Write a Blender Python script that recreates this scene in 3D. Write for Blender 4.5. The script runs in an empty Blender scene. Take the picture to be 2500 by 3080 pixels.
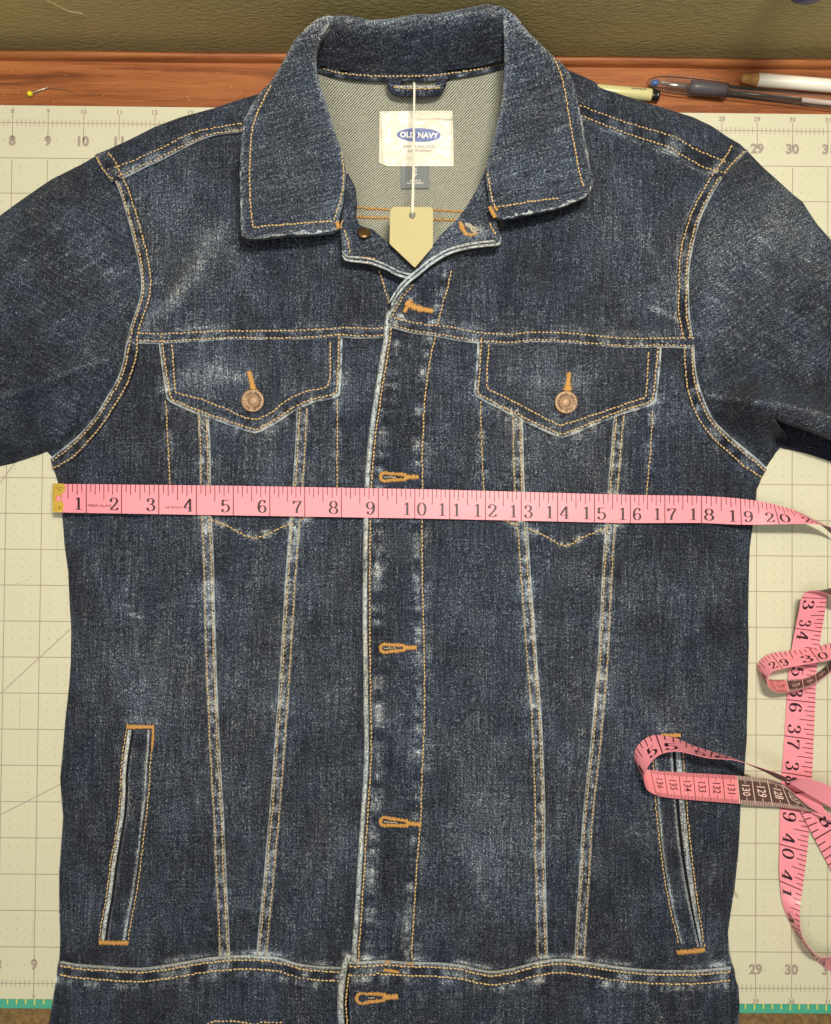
import bpy, math, random
import numpy as np
from mathutils import Vector
from mathutils.geometry import delaunay_2d_cdt

# ------------------------------------------------------------------ camera, light, exposure
scene = bpy.context.scene
FPX, CX, CY = 2550.0, 1250.0, 1540.0            # focal length and centre in pixels of the 2500 x 3080 photograph
CAM = np.array([0.00861, 0.01835, 0.60245])
EUL = [math.radians(a) for a in (1.0023, -0.2551, 0.5138)]
cd = bpy.data.cameras.new('camera')
cam = bpy.data.objects.new('camera', cd)
scene.collection.objects.link(cam)
cam.location = CAM; cam.rotation_euler = EUL
cd.sensor_fit = 'HORIZONTAL'; cd.sensor_width = 36.0; cd.lens = 36.0 * FPX / 2500.0
cd.clip_start = 0.01; cd.clip_end = 50
scene.camera = cam

world = bpy.data.worlds.new('World'); scene.world = world; world.use_nodes = True
world.node_tree.nodes['Background'].inputs[0].default_value = (1.0, 0.95, 0.86, 1)
world.node_tree.nodes['Background'].inputs[1].default_value = 0.21


def area(name, loc, target, sx, sy, power, col):
    l = bpy.data.lights.new(name, 'AREA'); l.shape = 'RECTANGLE'; l.size = sx; l.size_y = sy
    l.energy = power; l.color = col
    o = bpy.data.objects.new(name, l); scene.collection.objects.link(o)
    o.location = loc
    o.rotation_euler = (Vector(target) - Vector(loc)).to_track_quat('-Z', 'Y').to_euler()
    return o


area('desk_lamp_light', (0.15, 0.305, 0.90), (0.02, -0.10, 0.0), 0.22, 0.05, 11.6, (1.0, 0.92, 0.78))
area('ceiling_light', (-0.50, -0.30, 1.85), (0.0, 0.05, 0.0), 0.8, 0.8, 14.5, (1.0, 0.94, 0.82))
vs = scene.view_settings
vs.view_transform = 'Standard'; vs.look = 'None'; vs.exposure = -0.22; vs.gamma = 1.0; vs.use_curve_mapping = False

random.seed(5); rng = np.random.default_rng(7)
MM = 0.001
_cx, _sx = math.cos(EUL[0]), math.sin(EUL[0]); _cy, _sy = math.cos(EUL[1]), math.sin(EUL[1]); _cz, _sz = math.cos(EUL[2]), math.sin(EUL[2])
ROT = (np.array([[_cz, -_sz, 0], [_sz, _cz, 0], [0, 0, 1]]) @ np.array([[_cy, 0, _sy], [0, 1, 0], [-_sy, 0, _cy]])
       @ np.array([[1, 0, 0], [0, _cx, -_sx], [0, _sx, _cx]]))


def P(u, v, z):
    """photo pixel + height above the mat (m) -> world point"""
    u = np.asarray(u, float); v = np.asarray(v, float); z = np.broadcast_to(np.asarray(z, float), u.shape)
    d = np.stack([(u - CX) / FPX, -(v - CY) / FPX, -np.ones_like(u)], -1) @ ROT.T
    k = (z - CAM[2]) / d[..., 2]
    return CAM + d * k[..., None]


def P1(u, v, z):
    return P(np.array([u]), np.array([v]), z)[0]


# ------------------------------------------------------------------ objects
COL = scene.collection
ROOTLOC = {}


def root_of(o):
    while o.parent: o = o.parent
    return o


def thing(name, label, cat, loc=(0, 0, 0), group=None):
    o = bpy.data.objects.new(name, None); COL.objects.link(o); o.location = loc
    o.empty_display_size = 0.02
    o['label'] = label; o['category'] = cat
    if group: o['group'] = group
    return o


def obj(name, verts, faces, mat, parent=None, smooth=True, attrs=None, kind=None, label=None):
    verts = np.asarray(verts, float).reshape(-1, 3)
    if parent is not None:
        verts = verts - np.array(root_of(parent).location)
    me = bpy.data.meshes.new(name)
    me.from_pydata(verts.tolist(), [], [list(map(int, f)) for f in faces] if not isinstance(faces, np.ndarray) else faces.tolist())
    if smooth: me.polygons.foreach_set('use_smooth', np.ones(len(me.polygons), bool))
    for m in (mat if isinstance(mat, (list, tuple)) else [mat]): me.materials.append(m)
    if attrs:
        for k, a in attrs.items():
            at = me.attributes.new(k, 'FLOAT', 'POINT'); at.data.foreach_set('value', np.asarray(a, np.float32))
    me.update()
    o = bpy.data.objects.new(name, me); COL.objects.link(o)
    if parent is not None: o.parent = parent
    if kind: o['kind'] = kind
    if label: o['label'] = label
    return o


class MB:
    def __init__(s): s.v = []; s.f = []; s.n = 0
    def add(s, v, f):
        v = np.asarray(v, float).reshape(-1, 3)
        s.v.append(v); s.f += [[i + s.n for i in q] for q in f]; s.n += len(v)
    def box(s, x0, x1, y0, y1, z0, z1):
        v = [(x, y, z) for z in (z0, z1) for y in (y0, y1) for x in (x0, x1)]
        s.add(v, [(0, 2, 3, 1), (4, 5, 7, 6), (0, 1, 5, 4), (2, 6, 7, 3), (0, 4, 6, 2), (1, 3, 7, 5)])
    def quad(s, x0, x1, y0, y1, z):
        s.add([(x0, y0, z), (x1, y0, z), (x1, y1, z), (x0, y1, z)], [(0, 1, 2, 3)])
    def tube(s, pts, r, n=8, cap=True):
        pts = np.asarray(pts, float); m = len(pts)
        r = np.broadcast_to(np.asarray(r, float), (m,))
        t = np.gradient(pts, axis=0); t /= np.linalg.norm(t, axis=1)[:, None] + 1e-12
        ref = np.array([0, 0, 1.0])
        a = np.cross(t, ref); a /= np.linalg.norm(a, axis=1)[:, None] + 1e-9
        b = np.cross(a, t)
        ang = np.linspace(0, 2 * math.pi, n, endpoint=False)
        ring = pts[:, None, :] + r[:, None, None] * (np.cos(ang)[None, :, None] * a[:, None, :] + np.sin(ang)[None, :, None] * b[:, None, :])
        f = [(i * n + j, i * n + (j + 1) % n, (i + 1) * n + (j + 1) % n, (i + 1) * n + j) for i in range(m - 1) for j in range(n)]
        if cap: f += [tuple(range(n))[::-1], tuple((m - 1) * n + j for j in range(n))]
        s.add(ring.reshape(-1, 3), f)
    def lathe(s, prof, c, n=32, axis=(0, 0, 1)):
        ax = np.array(axis, float); ax /= np.linalg.norm(ax)
        h = np.array([1, 0, 0.0]) if abs(ax[0]) < .9 else np.array([0, 1.0, 0])
        a = np.cross(ax, h); a /= np.linalg.norm(a); b = np.cross(ax, a)
        ang = np.linspace(0, 2 * math.pi, n, endpoint=False)
        v = []
        for r, z in prof:
            v += [np.array(c) + ax * z + r * (math.cos(t) * a + math.sin(t) * b) for t in ang]
        m = len(prof)
        f = [(i * n + j, i * n + (j + 1) % n, (i + 1) * n + (j + 1) % n, (i + 1) * n + j) for i in range(m - 1) for j in range(n)]
        f += [tuple(range(n))[::-1], tuple((m - 1) * n + j for j in range(n))]
        s.add(v, f)
    def build(s, name, mat, parent=None, **k):
        return obj(name, np.concatenate(s.v), s.f, mat, parent, **k)


# ------------------------------------------------------------------ 2D helpers (pixel space)
def cr(pts, step=6.0, closed=False):
    """Catmull-Rom through points, resampled evenly"""
    p = np.asarray(pts, float); n = len(p)
    if closed: q = np.vstack([p[-1], p, p[0], p[1]])
    else: q = np.vstack([2 * p[0] - p[1], p, 2 * p[-1] - p[-2]])
    out = []
    for i in range(n if closed else n - 1):
        p0, p1, p2, p3 = q[i], q[i + 1], q[i + 2], q[i + 3]
        m = max(2, int(np.linalg.norm((p2 - p1)[:2]) / 3))
        t = np.linspace(0, 1, m, endpoint=False)[:, None]
        d1 = (p2 - p0) * .5; d2 = (p3 - p1) * .5
        L = np.linalg.norm(p2 - p1) + 1e-9
        for d in (d1, d2):
            k = np.linalg.norm(d)
            if k > L: d *= L / k
        out.append((2 * t**3 - 3 * t**2 + 1) * p1 + (t**3 - 2 * t**2 + t) * d1 + (-2 * t**3 + 3 * t**2) * p2 + (t**3 - t**2) * d2)
    out.append((p[:1] if closed else p[-1:]))
    return resample(np.vstack(out), step)


def resample(p, step):
    p = np.asarray(p, float)
    L = np.r_[0, np.cumsum(np.linalg.norm(np.diff(p[:, :2], axis=0), axis=1))]
    n = max(2, int(round(L[-1] / step)) + 1)
    s = np.linspace(0, L[-1], n)
    return np.stack([np.interp(s, L, p[:, k]) for k in range(p.shape[1])], 1)


def at(path, n):
    """path resampled to n points by arc length"""
    p = np.asarray(path, float)
    L = np.r_[0, np.cumsum(np.linalg.norm(np.diff(p[:, :2], axis=0), axis=1))]
    s = np.linspace(0, L[-1], n)
    return np.stack([np.interp(s, L, p[:, k]) for k in range(p.shape[1])], 1)


def offset(path, d):
    p = np.asarray(path, float); t = np.gradient(p, axis=0); t /= np.linalg.norm(t, axis=1)[:, None] + 1e-9
    return p + np.stack([-t[:, 1], t[:, 0]], 1) * d


def segdist(pts, path, arc=False):
    """distance of points to a polyline (and arc length at the nearest point)"""
    pts = np.asarray(pts, float); p = np.asarray(path, float)[:, :2]
    best = np.full(len(pts), 1e9); bs = np.zeros(len(pts))
    L = np.r_[0, np.cumsum(np.linalg.norm(np.diff(p, axis=0), axis=1))]
    for i in range(len(p) - 1):
        a, b = p[i], p[i + 1]; ab = b - a; l2 = ab @ ab + 1e-12
        t = np.clip(((pts - a) @ ab) / l2, 0, 1)
        d = np.hypot(pts[:, 0] - a[0] - t * ab[0], pts[:, 1] - a[1] - t * ab[1])
        m = d < best; best[m] = d[m]; bs[m] = (L[i] + t * math.sqrt(l2))[m]
    return (best, bs) if arc else best


def inside(pts, poly):
    x, y = pts[:, 0], pts[:, 1]; c = np.zeros(len(pts), bool); n = len(poly)
    for i in range(n):
        x0, y0 = poly[i]; x1, y1 = poly[(i + 1) % n]
        if y0 == y1: continue
        m = ((y0 > y) != (y1 > y)) & (x < (x1 - x0) * (y - y0) / (y1 - y0) + x0)
        c ^= m
    return c


def noise(u, v, scale, seed=0):
    x = np.asarray(u, float) / scale; y = np.asarray(v, float) / scale
    xi = np.floor(x).astype(np.int64); yi = np.floor(y).astype(np.int64)
    fx = x - xi; fy = y - yi; fx = fx * fx * (3 - 2 * fx); fy = fy * fy * (3 - 2 * fy)
    def h(a, b):
        n = (a * 374761393 + b * 668265263 + seed * 1442695041) & 0xffffffff
        n = ((n ^ (n >> 13)) * 1274126177) & 0xffffffff
        return ((n ^ (n >> 16)) & 0xffff) / 32767.5 - 1.0
    return ((h(xi, yi) * (1 - fx) + h(xi + 1, yi) * fx) * (1 - fy) + (h(xi, yi + 1) * (1 - fx) + h(xi + 1, yi + 1) * fx) * fy)


# ------------------------------------------------------------------ materials
def nodes(name):
    m = bpy.data.materials.new(name); m.use_nodes = True
    return m, m.node_tree.nodes, m.node_tree.links, m.node_tree.nodes['Principled BSDF']


def plain(name, col, rough=.6, metal=0., spec=.5, bump=0., bscale=300., var=0., coat=0.):
    m, N, L, b = nodes(name)
    b.inputs['Roughness'].default_value = rough; b.inputs['Metallic'].default_value = metal
    b.inputs['Specular IOR Level'].default_value = spec
    b.inputs['Coat Weight'].default_value = coat
    b.inputs['Base Color'].default_value = (*col, 1)
    if bump or var:
        tc = N.new('ShaderNodeTexCoord'); n = N.new('ShaderNodeTexNoise'); n.inputs['Scale'].default_value = bscale
        n.inputs['Detail'].default_value = 4
        L.new(tc.outputs['Object'], n.inputs['Vector'])
        if bump:
            bp = N.new('ShaderNodeBump'); bp.inputs['Strength'].default_value = bump; bp.inputs['Distance'].default_value = .0005
            L.new(n.outputs['Fac'], bp.inputs['Height']); L.new(bp.outputs[0], b.inputs['Normal'])
        if var:
            r = N.new('ShaderNodeMixRGB'); r.inputs[1].default_value = (*[c * (1 - var) for c in col], 1)
            r.inputs[2].default_value = (*[min(1, c * (1 + var)) for c in col], 1)
            L.new(n.outputs['Fac'], r.inputs[0]); L.new(r.outputs[0], b.inputs['Base Color'])
    return m


def denim(name, ang=0.0, gain=0.0):
    """ang: direction of the warp threads (radians from +Y)"""
    m, N, L, b = nodes(name)
    b.inputs['Roughness'].default_value = .92; b.inputs['Specular IOR Level'].default_value = .12
    b.inputs['Sheen Weight'].default_value = .04
    tc = N.new('ShaderNodeTexCoord')
    def mapped(rot, sc):
        mp = N.new('ShaderNodeMapping'); mp.vector_type = 'POINT'
        mr = N.new('ShaderNodeMapping'); mr.inputs['Rotation'].default_value = (0, 0, rot)
        L.new(tc.outputs['Object'], mr.inputs['Vector']); L.new(mr.outputs[0], mp.inputs['Vector'])
        mp.inputs['Scale'].default_value = sc
        return mp.outputs[0]
    def nz(vec, detail, rough=.5):
        n = N.new('ShaderNodeTexNoise'); n.inputs['Scale'].default_value = 1; n.inputs['Detail'].default_value = detail
        n.inputs['Roughness'].default_value = rough
        L.new(vec, n.inputs['Vector']); return n.outputs['Fac']
    def ma(op, a, c, clamp=False):
        n = N.new('ShaderNodeMath'); n.operation = op; n.use_clamp = clamp
        for i, x in enumerate((a, c)):
            if hasattr(x, 'is_linked'): L.new(x, n.inputs[i])
            else: n.inputs[i].default_value = x
        return n.outputs[0]
    fine = nz(mapped(ang + math.radians(38), (1500, 800, 900)), 2, .6)      # short strokes of the twill
    grain = nz(mapped(ang, (1900, 1900, 1200)), 1)
    slub = nz(mapped(ang, (900, 38, 300)), 2)                                # long threads
    weft = nz(mapped(ang, (60, 1000, 300)), 1)
    cloud = nz(mapped(ang, (34, 26, 30)), 3)
    at_ = N.new('ShaderNodeAttribute'); at_.attribute_name = 'wear'
    wear = at_.outputs['Fac']
    s = ma('ADD', ma('MULTIPLY', ma('SUBTRACT', fine, .5), 1.38), ma('MULTIPLY', ma('SUBTRACT', grain, .5), .80))
    s = ma('ADD', s, ma('MULTIPLY', ma('SUBTRACT', slub, .5), .44))
    s = ma('ADD', s, ma('MULTIPLY', ma('SUBTRACT', weft, .5), .22))
    s = ma('ADD', s, ma('MULTIPLY', ma('SUBTRACT', cloud, .5), .20))
    s = ma('ADD', s, ma('MULTIPLY', wear, .70))
    s = ma('ADD', s, .392 + gain, True)
    rp = N.new('ShaderNodeValToRGB'); e = rp.color_ramp.elements
    e[0].position = .10; e[0].color = (.0070, .0086, .0135, 1)
    e[1].position = 1.0; e[1].color = (.56, .60, .59, 1)
    for p, c in ((.32, (.0160, .0198, .0305)), (.50, (.0380, .0468, .0690)), (.68, (.112, .131, .162)), (.84, (.30, .325, .335))):
        q = e.new(p); q.color = (*c, 1)
    L.new(s, rp.inputs[0])
    # faint indigo / grey drift
    mx = N.new('ShaderNodeMixRGB'); mx.blend_type = 'MULTIPLY'; mx.inputs[0].default_value = 1
    r2 = N.new('ShaderNodeValToRGB'); r2.color_ramp.elements[0].position = .38; r2.color_ramp.elements[1].position = .62
    r2.color_ramp.elements[0].color = (1.03, 1.0, .96, 1); r2.color_ramp.elements[1].color = (.93, 1.0, 1.10, 1)
    L.new(cloud, r2.inputs[0]); L.new(rp.outputs[0], mx.inputs[1]); L.new(r2.outputs[0], mx.inputs[2])
    L.new(mx.outputs[0], b.inputs['Base Color'])
    bp = N.new('ShaderNodeBump'); bp.inputs['Strength'].default_value = .55; bp.inputs['Distance'].default_value = .00035
    L.new(ma('ADD', fine, ma('MULTIPLY', grain, .6)), bp.inputs['Height']); L.new(bp.outputs[0], b.inputs['Normal'])
    return m


def inside_denim():
    m, N, L, b = nodes('denim_reverse')
    b.inputs['Roughness'].default_value = .95; b.inputs['Specular IOR Level'].default_value = .1
    tc = N.new('ShaderNodeTexCoord'); mp = N.new('ShaderNodeMapping'); mp.inputs['Rotation'].default_value = (0, 0, math.radians(-43))
    L.new(tc.outputs['Object'], mp.inputs['Vector'])
    w = N.new('ShaderNodeTexWave'); w.bands_direction = 'Y'; w.inputs['Scale'].default_value = 225
    w.inputs['Distortion'].default_value = 1.2; w.inputs['Detail'].default_value = 2; w.inputs['Detail Scale'].default_value = 3
    L.new(mp.outputs[0], w.inputs['Vector'])
    n = N.new('ShaderNodeTexNoise'); n.inputs['Scale'].default_value = 900; n.inputs['Detail'].default_value = 2
    L.new(tc.outputs['Object'], n.inputs['Vector'])
    a = N.new('ShaderNodeMath'); a.operation = 'MULTIPLY_ADD'; a.inputs[1].default_value = .7
    L.new(n.outputs['Fac'], a.inputs[0]); a.inputs[2].default_value = -.35
    s = N.new('ShaderNodeMath'); s.operation = 'ADD'; L.new(a.outputs[0], s.inputs[0]); L.new(w.outputs['Fac'], s.inputs[1])
    rp = N.new('ShaderNodeValToRGB'); e = rp.color_ramp.elements
    e[0].position = .05; e[0].color = (.050, .054, .055, 1); e[1].position = .72; e[1].color = (.42, .43, .355, 1)
    q = e.new(.35); q.color = (.215, .222, .185, 1)
    L.new(s.outputs[0], rp.inputs[0]); L.new(rp.outputs[0], b.inputs['Base Color'])
    bp = N.new('ShaderNodeBump'); bp.inputs['Strength'].default_value = .4; bp.inputs['Distance'].default_value = .0004
    L.new(w.outputs['Fac'], bp.inputs['Height']); L.new(bp.outputs[0], b.inputs['Normal'])
    return m


def wood():
    m, N, L, b = nodes('wood_laminate')
    b.inputs['Roughness'].default_value = .42; b.inputs['Specular IOR Level'].default_value = .35
    tc = N.new('ShaderNodeTexCoord'); mp = N.new('ShaderNodeMapping'); mp.inputs['Scale'].default_value = (5, 75, 75)
    L.new(tc.outputs['Object'], mp.inputs['Vector'])
    n = N.new('ShaderNodeTexNoise'); n.inputs['Scale'].default_value = 1; n.inputs['Detail'].default_value = 6; n.inputs['Distortion'].default_value = 1.4
    L.new(mp.outputs[0], n.inputs['Vector'])
    mp2 = N.new('ShaderNodeMapping'); mp2.inputs['Scale'].default_value = (60, 1600, 900)
    L.new(tc.outputs['Object'], mp2.inputs['Vector'])
    n2 = N.new('ShaderNodeTexNoise'); n2.inputs['Scale'].default_value = 1; n2.inputs['Detail'].default_value = 2
    L.new(mp2.outputs[0], n2.inputs['Vector'])
    a = N.new('ShaderNodeMath'); a.operation = 'MULTIPLY_ADD'; a.inputs[1].default_value = .45; a.inputs[2].default_value = -.22
    L.new(n2.outputs['Fac'], a.inputs[0])
    s = N.new('ShaderNodeMath'); s.operation = 'ADD'; L.new(a.outputs[0], s.inputs[0]); L.new(n.outputs['Fac'], s.inputs[1])
    rp = N.new('ShaderNodeValToRGB'); e = rp.color_ramp.elements
    e[0].position = .28; e[0].color = (.135, .040, .014, 1); e[1].position = .75; e[1].color = (.40, .150, .050, 1)
    q = e.new(.5); q.color = (.285, .096, .033, 1)
    L.new(s.outputs[0], rp.inputs[0]); L.new(rp.outputs[0], b.inputs['Base Color'])
    bp = N.new('ShaderNodeBump'); bp.inputs['Strength'].default_value = .12; bp.inputs['Distance'].default_value = .0004
    L.new(s.outputs[0], bp.inputs['Height']); L.new(bp.outputs[0], b.inputs['Normal'])
    return m


def wall_mat():
    m, N, L, b = nodes('olive_wall_paint')
    b.inputs['Roughness'].default_value = .62; b.inputs['Specular IOR Level'].default_value = .3
    b.inputs['Base Color'].default_value = (.43, .365, .165, 1)
    tc = N.new('ShaderNodeTexCoord'); mp = N.new('ShaderNodeMapping'); mp.inputs['Scale'].default_value = (190, 190, 420)
    L.new(tc.outputs['Object'], mp.inputs['Vector'])
    n = N.new('ShaderNodeTexNoise'); n.inputs['Scale'].default_value = 1; n.inputs['Detail'].default_value = 4; n.inputs['Roughness'].default_value = .55
    n.inputs['Distortion'].default_value = .6
    L.new(mp.outputs[0], n.inputs['Vector'])
    bp = N.new('ShaderNodeBump'); bp.inputs['Strength'].default_value = .55; bp.inputs['Distance'].default_value = .0016
    L.new(n.outputs['Fac'], bp.inputs['Height']); L.new(bp.outputs[0], b.inputs['Normal'])
    return m


def speck(name, c0, c1, scale, rough=.8, lo=.4, hi=.65):
    m, N, L, b = nodes(name)
    b.inputs['Roughness'].default_value = rough
    tc = N.new('ShaderNodeTexCoord'); n = N.new('ShaderNodeTexNoise'); n.inputs['Scale'].default_value = scale; n.inputs['Detail'].default_value = 6
    n.inputs['Roughness'].default_value = .7
    L.new(tc.outputs['Object'], n.inputs['Vector'])
    rp = N.new('ShaderNodeValToRGB'); e = rp.color_ramp.elements
    e[0].position = lo; e[0].color = (*c0, 1); e[1].position = hi; e[1].color = (*c1, 1)
    L.new(n.outputs['Fac'], rp.inputs[0]); L.new(rp.outputs[0], b.inputs['Base Color'])
    return m


def clear(name, tint=.94):
    """thin clear plastic: mostly see-through, mirror-like at grazing angles, a trace of milkiness"""
    m, N, L, b = nodes(name); out = N['Material Output']; N.remove(b)
    tr = N.new('ShaderNodeBsdfTransparent'); tr.inputs[0].default_value = (tint, tint * .985, tint * .97, 1)
    gl = N.new('ShaderNodeBsdfGlossy'); gl.inputs['Roughness'].default_value = .10; gl.inputs[0].default_value = (.95, .95, .95, 1)
    df = N.new('ShaderNodeBsdfDiffuse'); df.inputs[0].default_value = (.75, .72, .68, 1)
    lw = N.new('ShaderNodeLayerWeight'); lw.inputs[0].default_value = .14
    m1 = N.new('ShaderNodeMixShader'); m1.inputs[0].default_value = .035
    m2 = N.new('ShaderNodeMixShader')
    L.new(tr.outputs[0], m1.inputs[1]); L.new(df.outputs[0], m1.inputs[2])
    L.new(lw.outputs['Fresnel'], m2.inputs[0]); L.new(m1.outputs[0], m2.inputs[1]); L.new(gl.outputs[0], m2.inputs[2])
    L.new(m2.outputs[0], out.inputs['Surface'])
    return m


M_D = denim('denim_body', 0.0)
M_SL = denim('denim_sleeve_warp_tilted', math.radians(-62), -.01)
M_SR = denim('denim_sleeve_warp_tilted_other_way', math.radians(58), .0)
M_COL = denim('denim_collar', math.radians(75), .02)
M_DARK = denim('denim_dark_and_shade', 0.0, -.12)  # dark denim, deepened to paint the shade on the sleeve underside below its fold
M_IN = inside_denim()
M_THR = plain('gold_topstitch_thread', (.60, .415, .19), .7, spec=.3, var=.35, bscale=1200)
M_THR2 = plain('pale_gold_thread', (.62, .45, .22), .7, spec=.3, var=.3, bscale=1200)
M_TACK = plain('orange_bartack_thread', (.50, .275, .085), .75, spec=.3, var=.55, bscale=1400)
M_GREYTHR = plain('fray_thread', (.40, .38, .30), .9)
M_BRASS = plain('antique_copper_metal', (.33, .215, .135), .55, .45, bump=.15, bscale=1500, var=.15)
M_BRASSD = plain('dark_brass_metal', (.16, .10, .045), .35, .8)
M_ENGR = plain('button_engraving', (.075, .042, .025), .7, .3)
M_GOLD = plain('gold_metal', (.50, .34, .055), .30, .9, bump=.2, bscale=900)
M_LABEL = plain('satin_label', (.74, .70, .59), .38, spec=.45, bump=.10, bscale=120)
M_LBLUE = plain('label_blue_print', (.085, .13, .36), .5)
M_LGREY = plain('label_grey_print', (.30, .27, .26), .6)
M_WHITE = plain('white_print', (.82, .80, .74), .6)
M_SIZE = plain('grey_woven_label', (.155, .175, .185), .6, bump=.2, bscale=1500)
M_CARD = plain('manila_card', (.47, .415, .215), .7, var=.05, bscale=90, bump=.1)
M_STR = plain('white_string', (.74, .71, .60), .7)
M_PINK = plain('pink_vinyl', (.78, .275, .345), .33, spec=.42, bump=.05, bscale=500, var=.04)
M_PINKB = plain('pink_vinyl_reverse', (.74, .235, .27), .42, spec=.4)
M_BROWNB = plain('brown_vinyl_reverse', (.085, .045, .040), .42, spec=.4)
M_INK = plain('black_tape_ink', (.020, .006, .014), .45)
M_INKM = plain('maroon_tape_ink', (.085, .010, .025), .5)
M_PALEINK = plain('pale_tape_ink', (.68, .50, .44), .5)
M_MAT = plain('cream_cutting_mat_vinyl', (.555, .548, .415), .55, spec=.35, var=.03, bscale=14, bump=.06)
M_LINE = plain('mat_grey_print', (.315, .265, .225), .6)
M_TURQ = plain('turquoise_mat', (.055, .34, .235), .5, var=.06, bscale=60)
M_YEL = plain('yellow_print', (.68, .60, .06), .5)
M_KRAFT = speck('kraft_hardboard', (.115, .068, .024), (.235, .150, .058), 260, .85)
M_WOOD = wood()
M_WALL = wall_mat()
M_MATEDGE = plain('mat_edge', (.52, .46, .33), .7)

# ------------------------------------------------------------------ setting: wall, table, moulding
IN = 0.0254
Z_T = -5.0 * MM                                     # wooden table top (the mat's upper face is z = 0)
y_edge = P1(1250, 161, Z_T + 7 * MM)[1]             # back edge of the moulding on the table
y_groove = P1(1250, 190, Z_T + 3 * MM)[1]
b_ = MB(); b_.box(-.75, .75, -.62, y_groove + .001, Z_T - .022, Z_T)
table = b_.build('table_top', M_WOOD, smooth=False); table['kind'] = 'structure'
b_ = MB()
prof = [(y_groove, Z_T - .022), (y_groove, Z_T + .0035), (y_groove + .0008, Z_T + .0056), (y_groove + .0022, Z_T + .0068), (y_groove + .0042, Z_T + .0071), (y_edge - .0012, Z_T + .0068), (y_edge, Z_T + .005), (y_edge, Z_T - .022)]
n = len(prof)
xs = np.linspace(-.75, .75, 61)
vv = [(x, y + .00018 * math.sin(x * 47) , z) for x in xs for y, z in prof]
b_.add(vv, [(i * n + j, (i + 1) * n + j, (i + 1) * n + j + 1, i * n + j + 1) for i in range(len(xs) - 1) for j in range(n - 1)])
mo = b_.build('table_moulding', M_WOOD); mo['kind'] = 'structure'
y_wall = y_edge + .007
b_ = MB(); b_.box(-1.2, 1.2, y_wall, y_wall + .05, -.75, 1.5)
wl = b_.build('wall', M_WALL, smooth=False); wl['kind'] = 'structure'

# kraft hardboard sheet under the mats
y_b = P1(1250, 3040, -3 * MM)[1]
t = thing('hardboard_sheet', 'brown speckled hardboard sheet under the turquoise mat', 'board', (0, -.12, Z_T))
b_ = MB(); b_.box(-.70, .70, -.60, .25, Z_T + .0001, Z_T + .0014)
b_.build('sheet', M_KRAFT, t, smooth=False)
zt1 = Z_T + .0015
# turquoise mat below the cream one
y_t0 = P1(1250, 3041, zt1 + .0016)[1]
t = thing('cutting_mat', 'turquoise cutting mat edge with yellow ticks showing beneath the cream mat', 'cutting mat', (0, -.1, zt1))
b_ = MB(); b_.box(-.68, .68, y_t0, .24, zt1, zt1 + .0016)
b_.build('mat_sheet', M_TURQ, t, smooth=False)
b_ = MB()
y_c0 = P1(1250, 3013, 0)[1]                          # lower edge of the cream mat
for k in range(-48, 49):
    x = k * IN / 4; b_.quad(x - .0004, x + .0004, y_c0 - (.0046 if k % 4 else .0054), y_c0 + .001, zt1 + .0017)
b_.build('inch_ticks', M_YEL, t, smooth=False, kind='stuff')
# cream mat
zc = zt1 + .0018
y_c1 = P1(1250, 330, 0)[1]
matT = thing('cutting_mat', 'large cream gridded cutting mat lying under the denim jacket', 'cutting mat', (0, 0, zc))
b_ = MB(); b_.box(-.66, .66, y_c0, y_c1, zc, 0)
b_.build('mat_sheet', M_MAT, matT, smooth=False)
MX = lambda X: (X - 19) * IN
MY = lambda Y: (Y - 12) * IN
zl = .00008
b_ = MB(); w = .00030
for Y in range(0, 25): b_.quad(MX(-4), MX(42), MY(Y) - w, MY(Y) + w, zl)
for X in range(-4, 43):
    b_.quad(MX(X) - w, MX(X) + w, MY(.62), MY(22.95), zl + .00004)
    for a, c in ((-.28, .42), (23.15 + .6 - .25, 24.25)): b_.quad(MX(X) - w, MX(X) + w, MY(a), MY(c), zl + .00004)
b_.build('grid_lines', M_LINE, matT, smooth=False, kind='stuff')
b_ = MB(); r = .00035
for X in range(5, 33):
    for Y in range(0, 24):
        if 14 < X < 27 and 1 < Y < 22: continue
        for i in (1, 2, 3):
            for j in (1, 2, 3):
                if Y in (0, 23) and j != 2: continue
                x, y = MX(X + i / 4), MY(Y + j / 4)
                b_.quad(x - r, x + r, y - r, y + r, zl)
b_.build('grid_dots', M_LINE, matT, smooth=False, kind='stuff')
b_ = MB()
for k in range(-4 * 8, 42 * 8):
    if k % 8 == 0: continue
    h = .10 if k % 4 else .10
    for Y in (0, 24): b_.quad(MX(k / 8) - w * .8, MX(k / 8) + w * .8, MY(Y) - h * IN, MY(Y) + h * IN, zl + .00004)
b_.build('ruler_ticks', M_LINE, matT, smooth=False, kind='stuff')


def strip2(p0, p1, wd, z):
    p0 = np.array(p0); p1 = np.array(p1); d = (p1 - p0) / np.linalg.norm(p1 - p0); nn = np.array([-d[1], d[0], 0]) * wd
    return [p0 + nn, p0 - nn, p1 - nn, p1 + nn]


for (u0, v0), (u1, v1) in (((-40, 2124), (235, 1871)), ((-60, 2482), (235, 2332)), ((-60, 1535), (120, 1290))):
    b_ = MB(); b_.add(strip2(P1(u0, v0, .00016), P1(u1, v1, .00016), .0003, 0), [(0, 1, 2, 3)]); b_.build('angle_line', M_LINE, matT, smooth=False)

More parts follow.
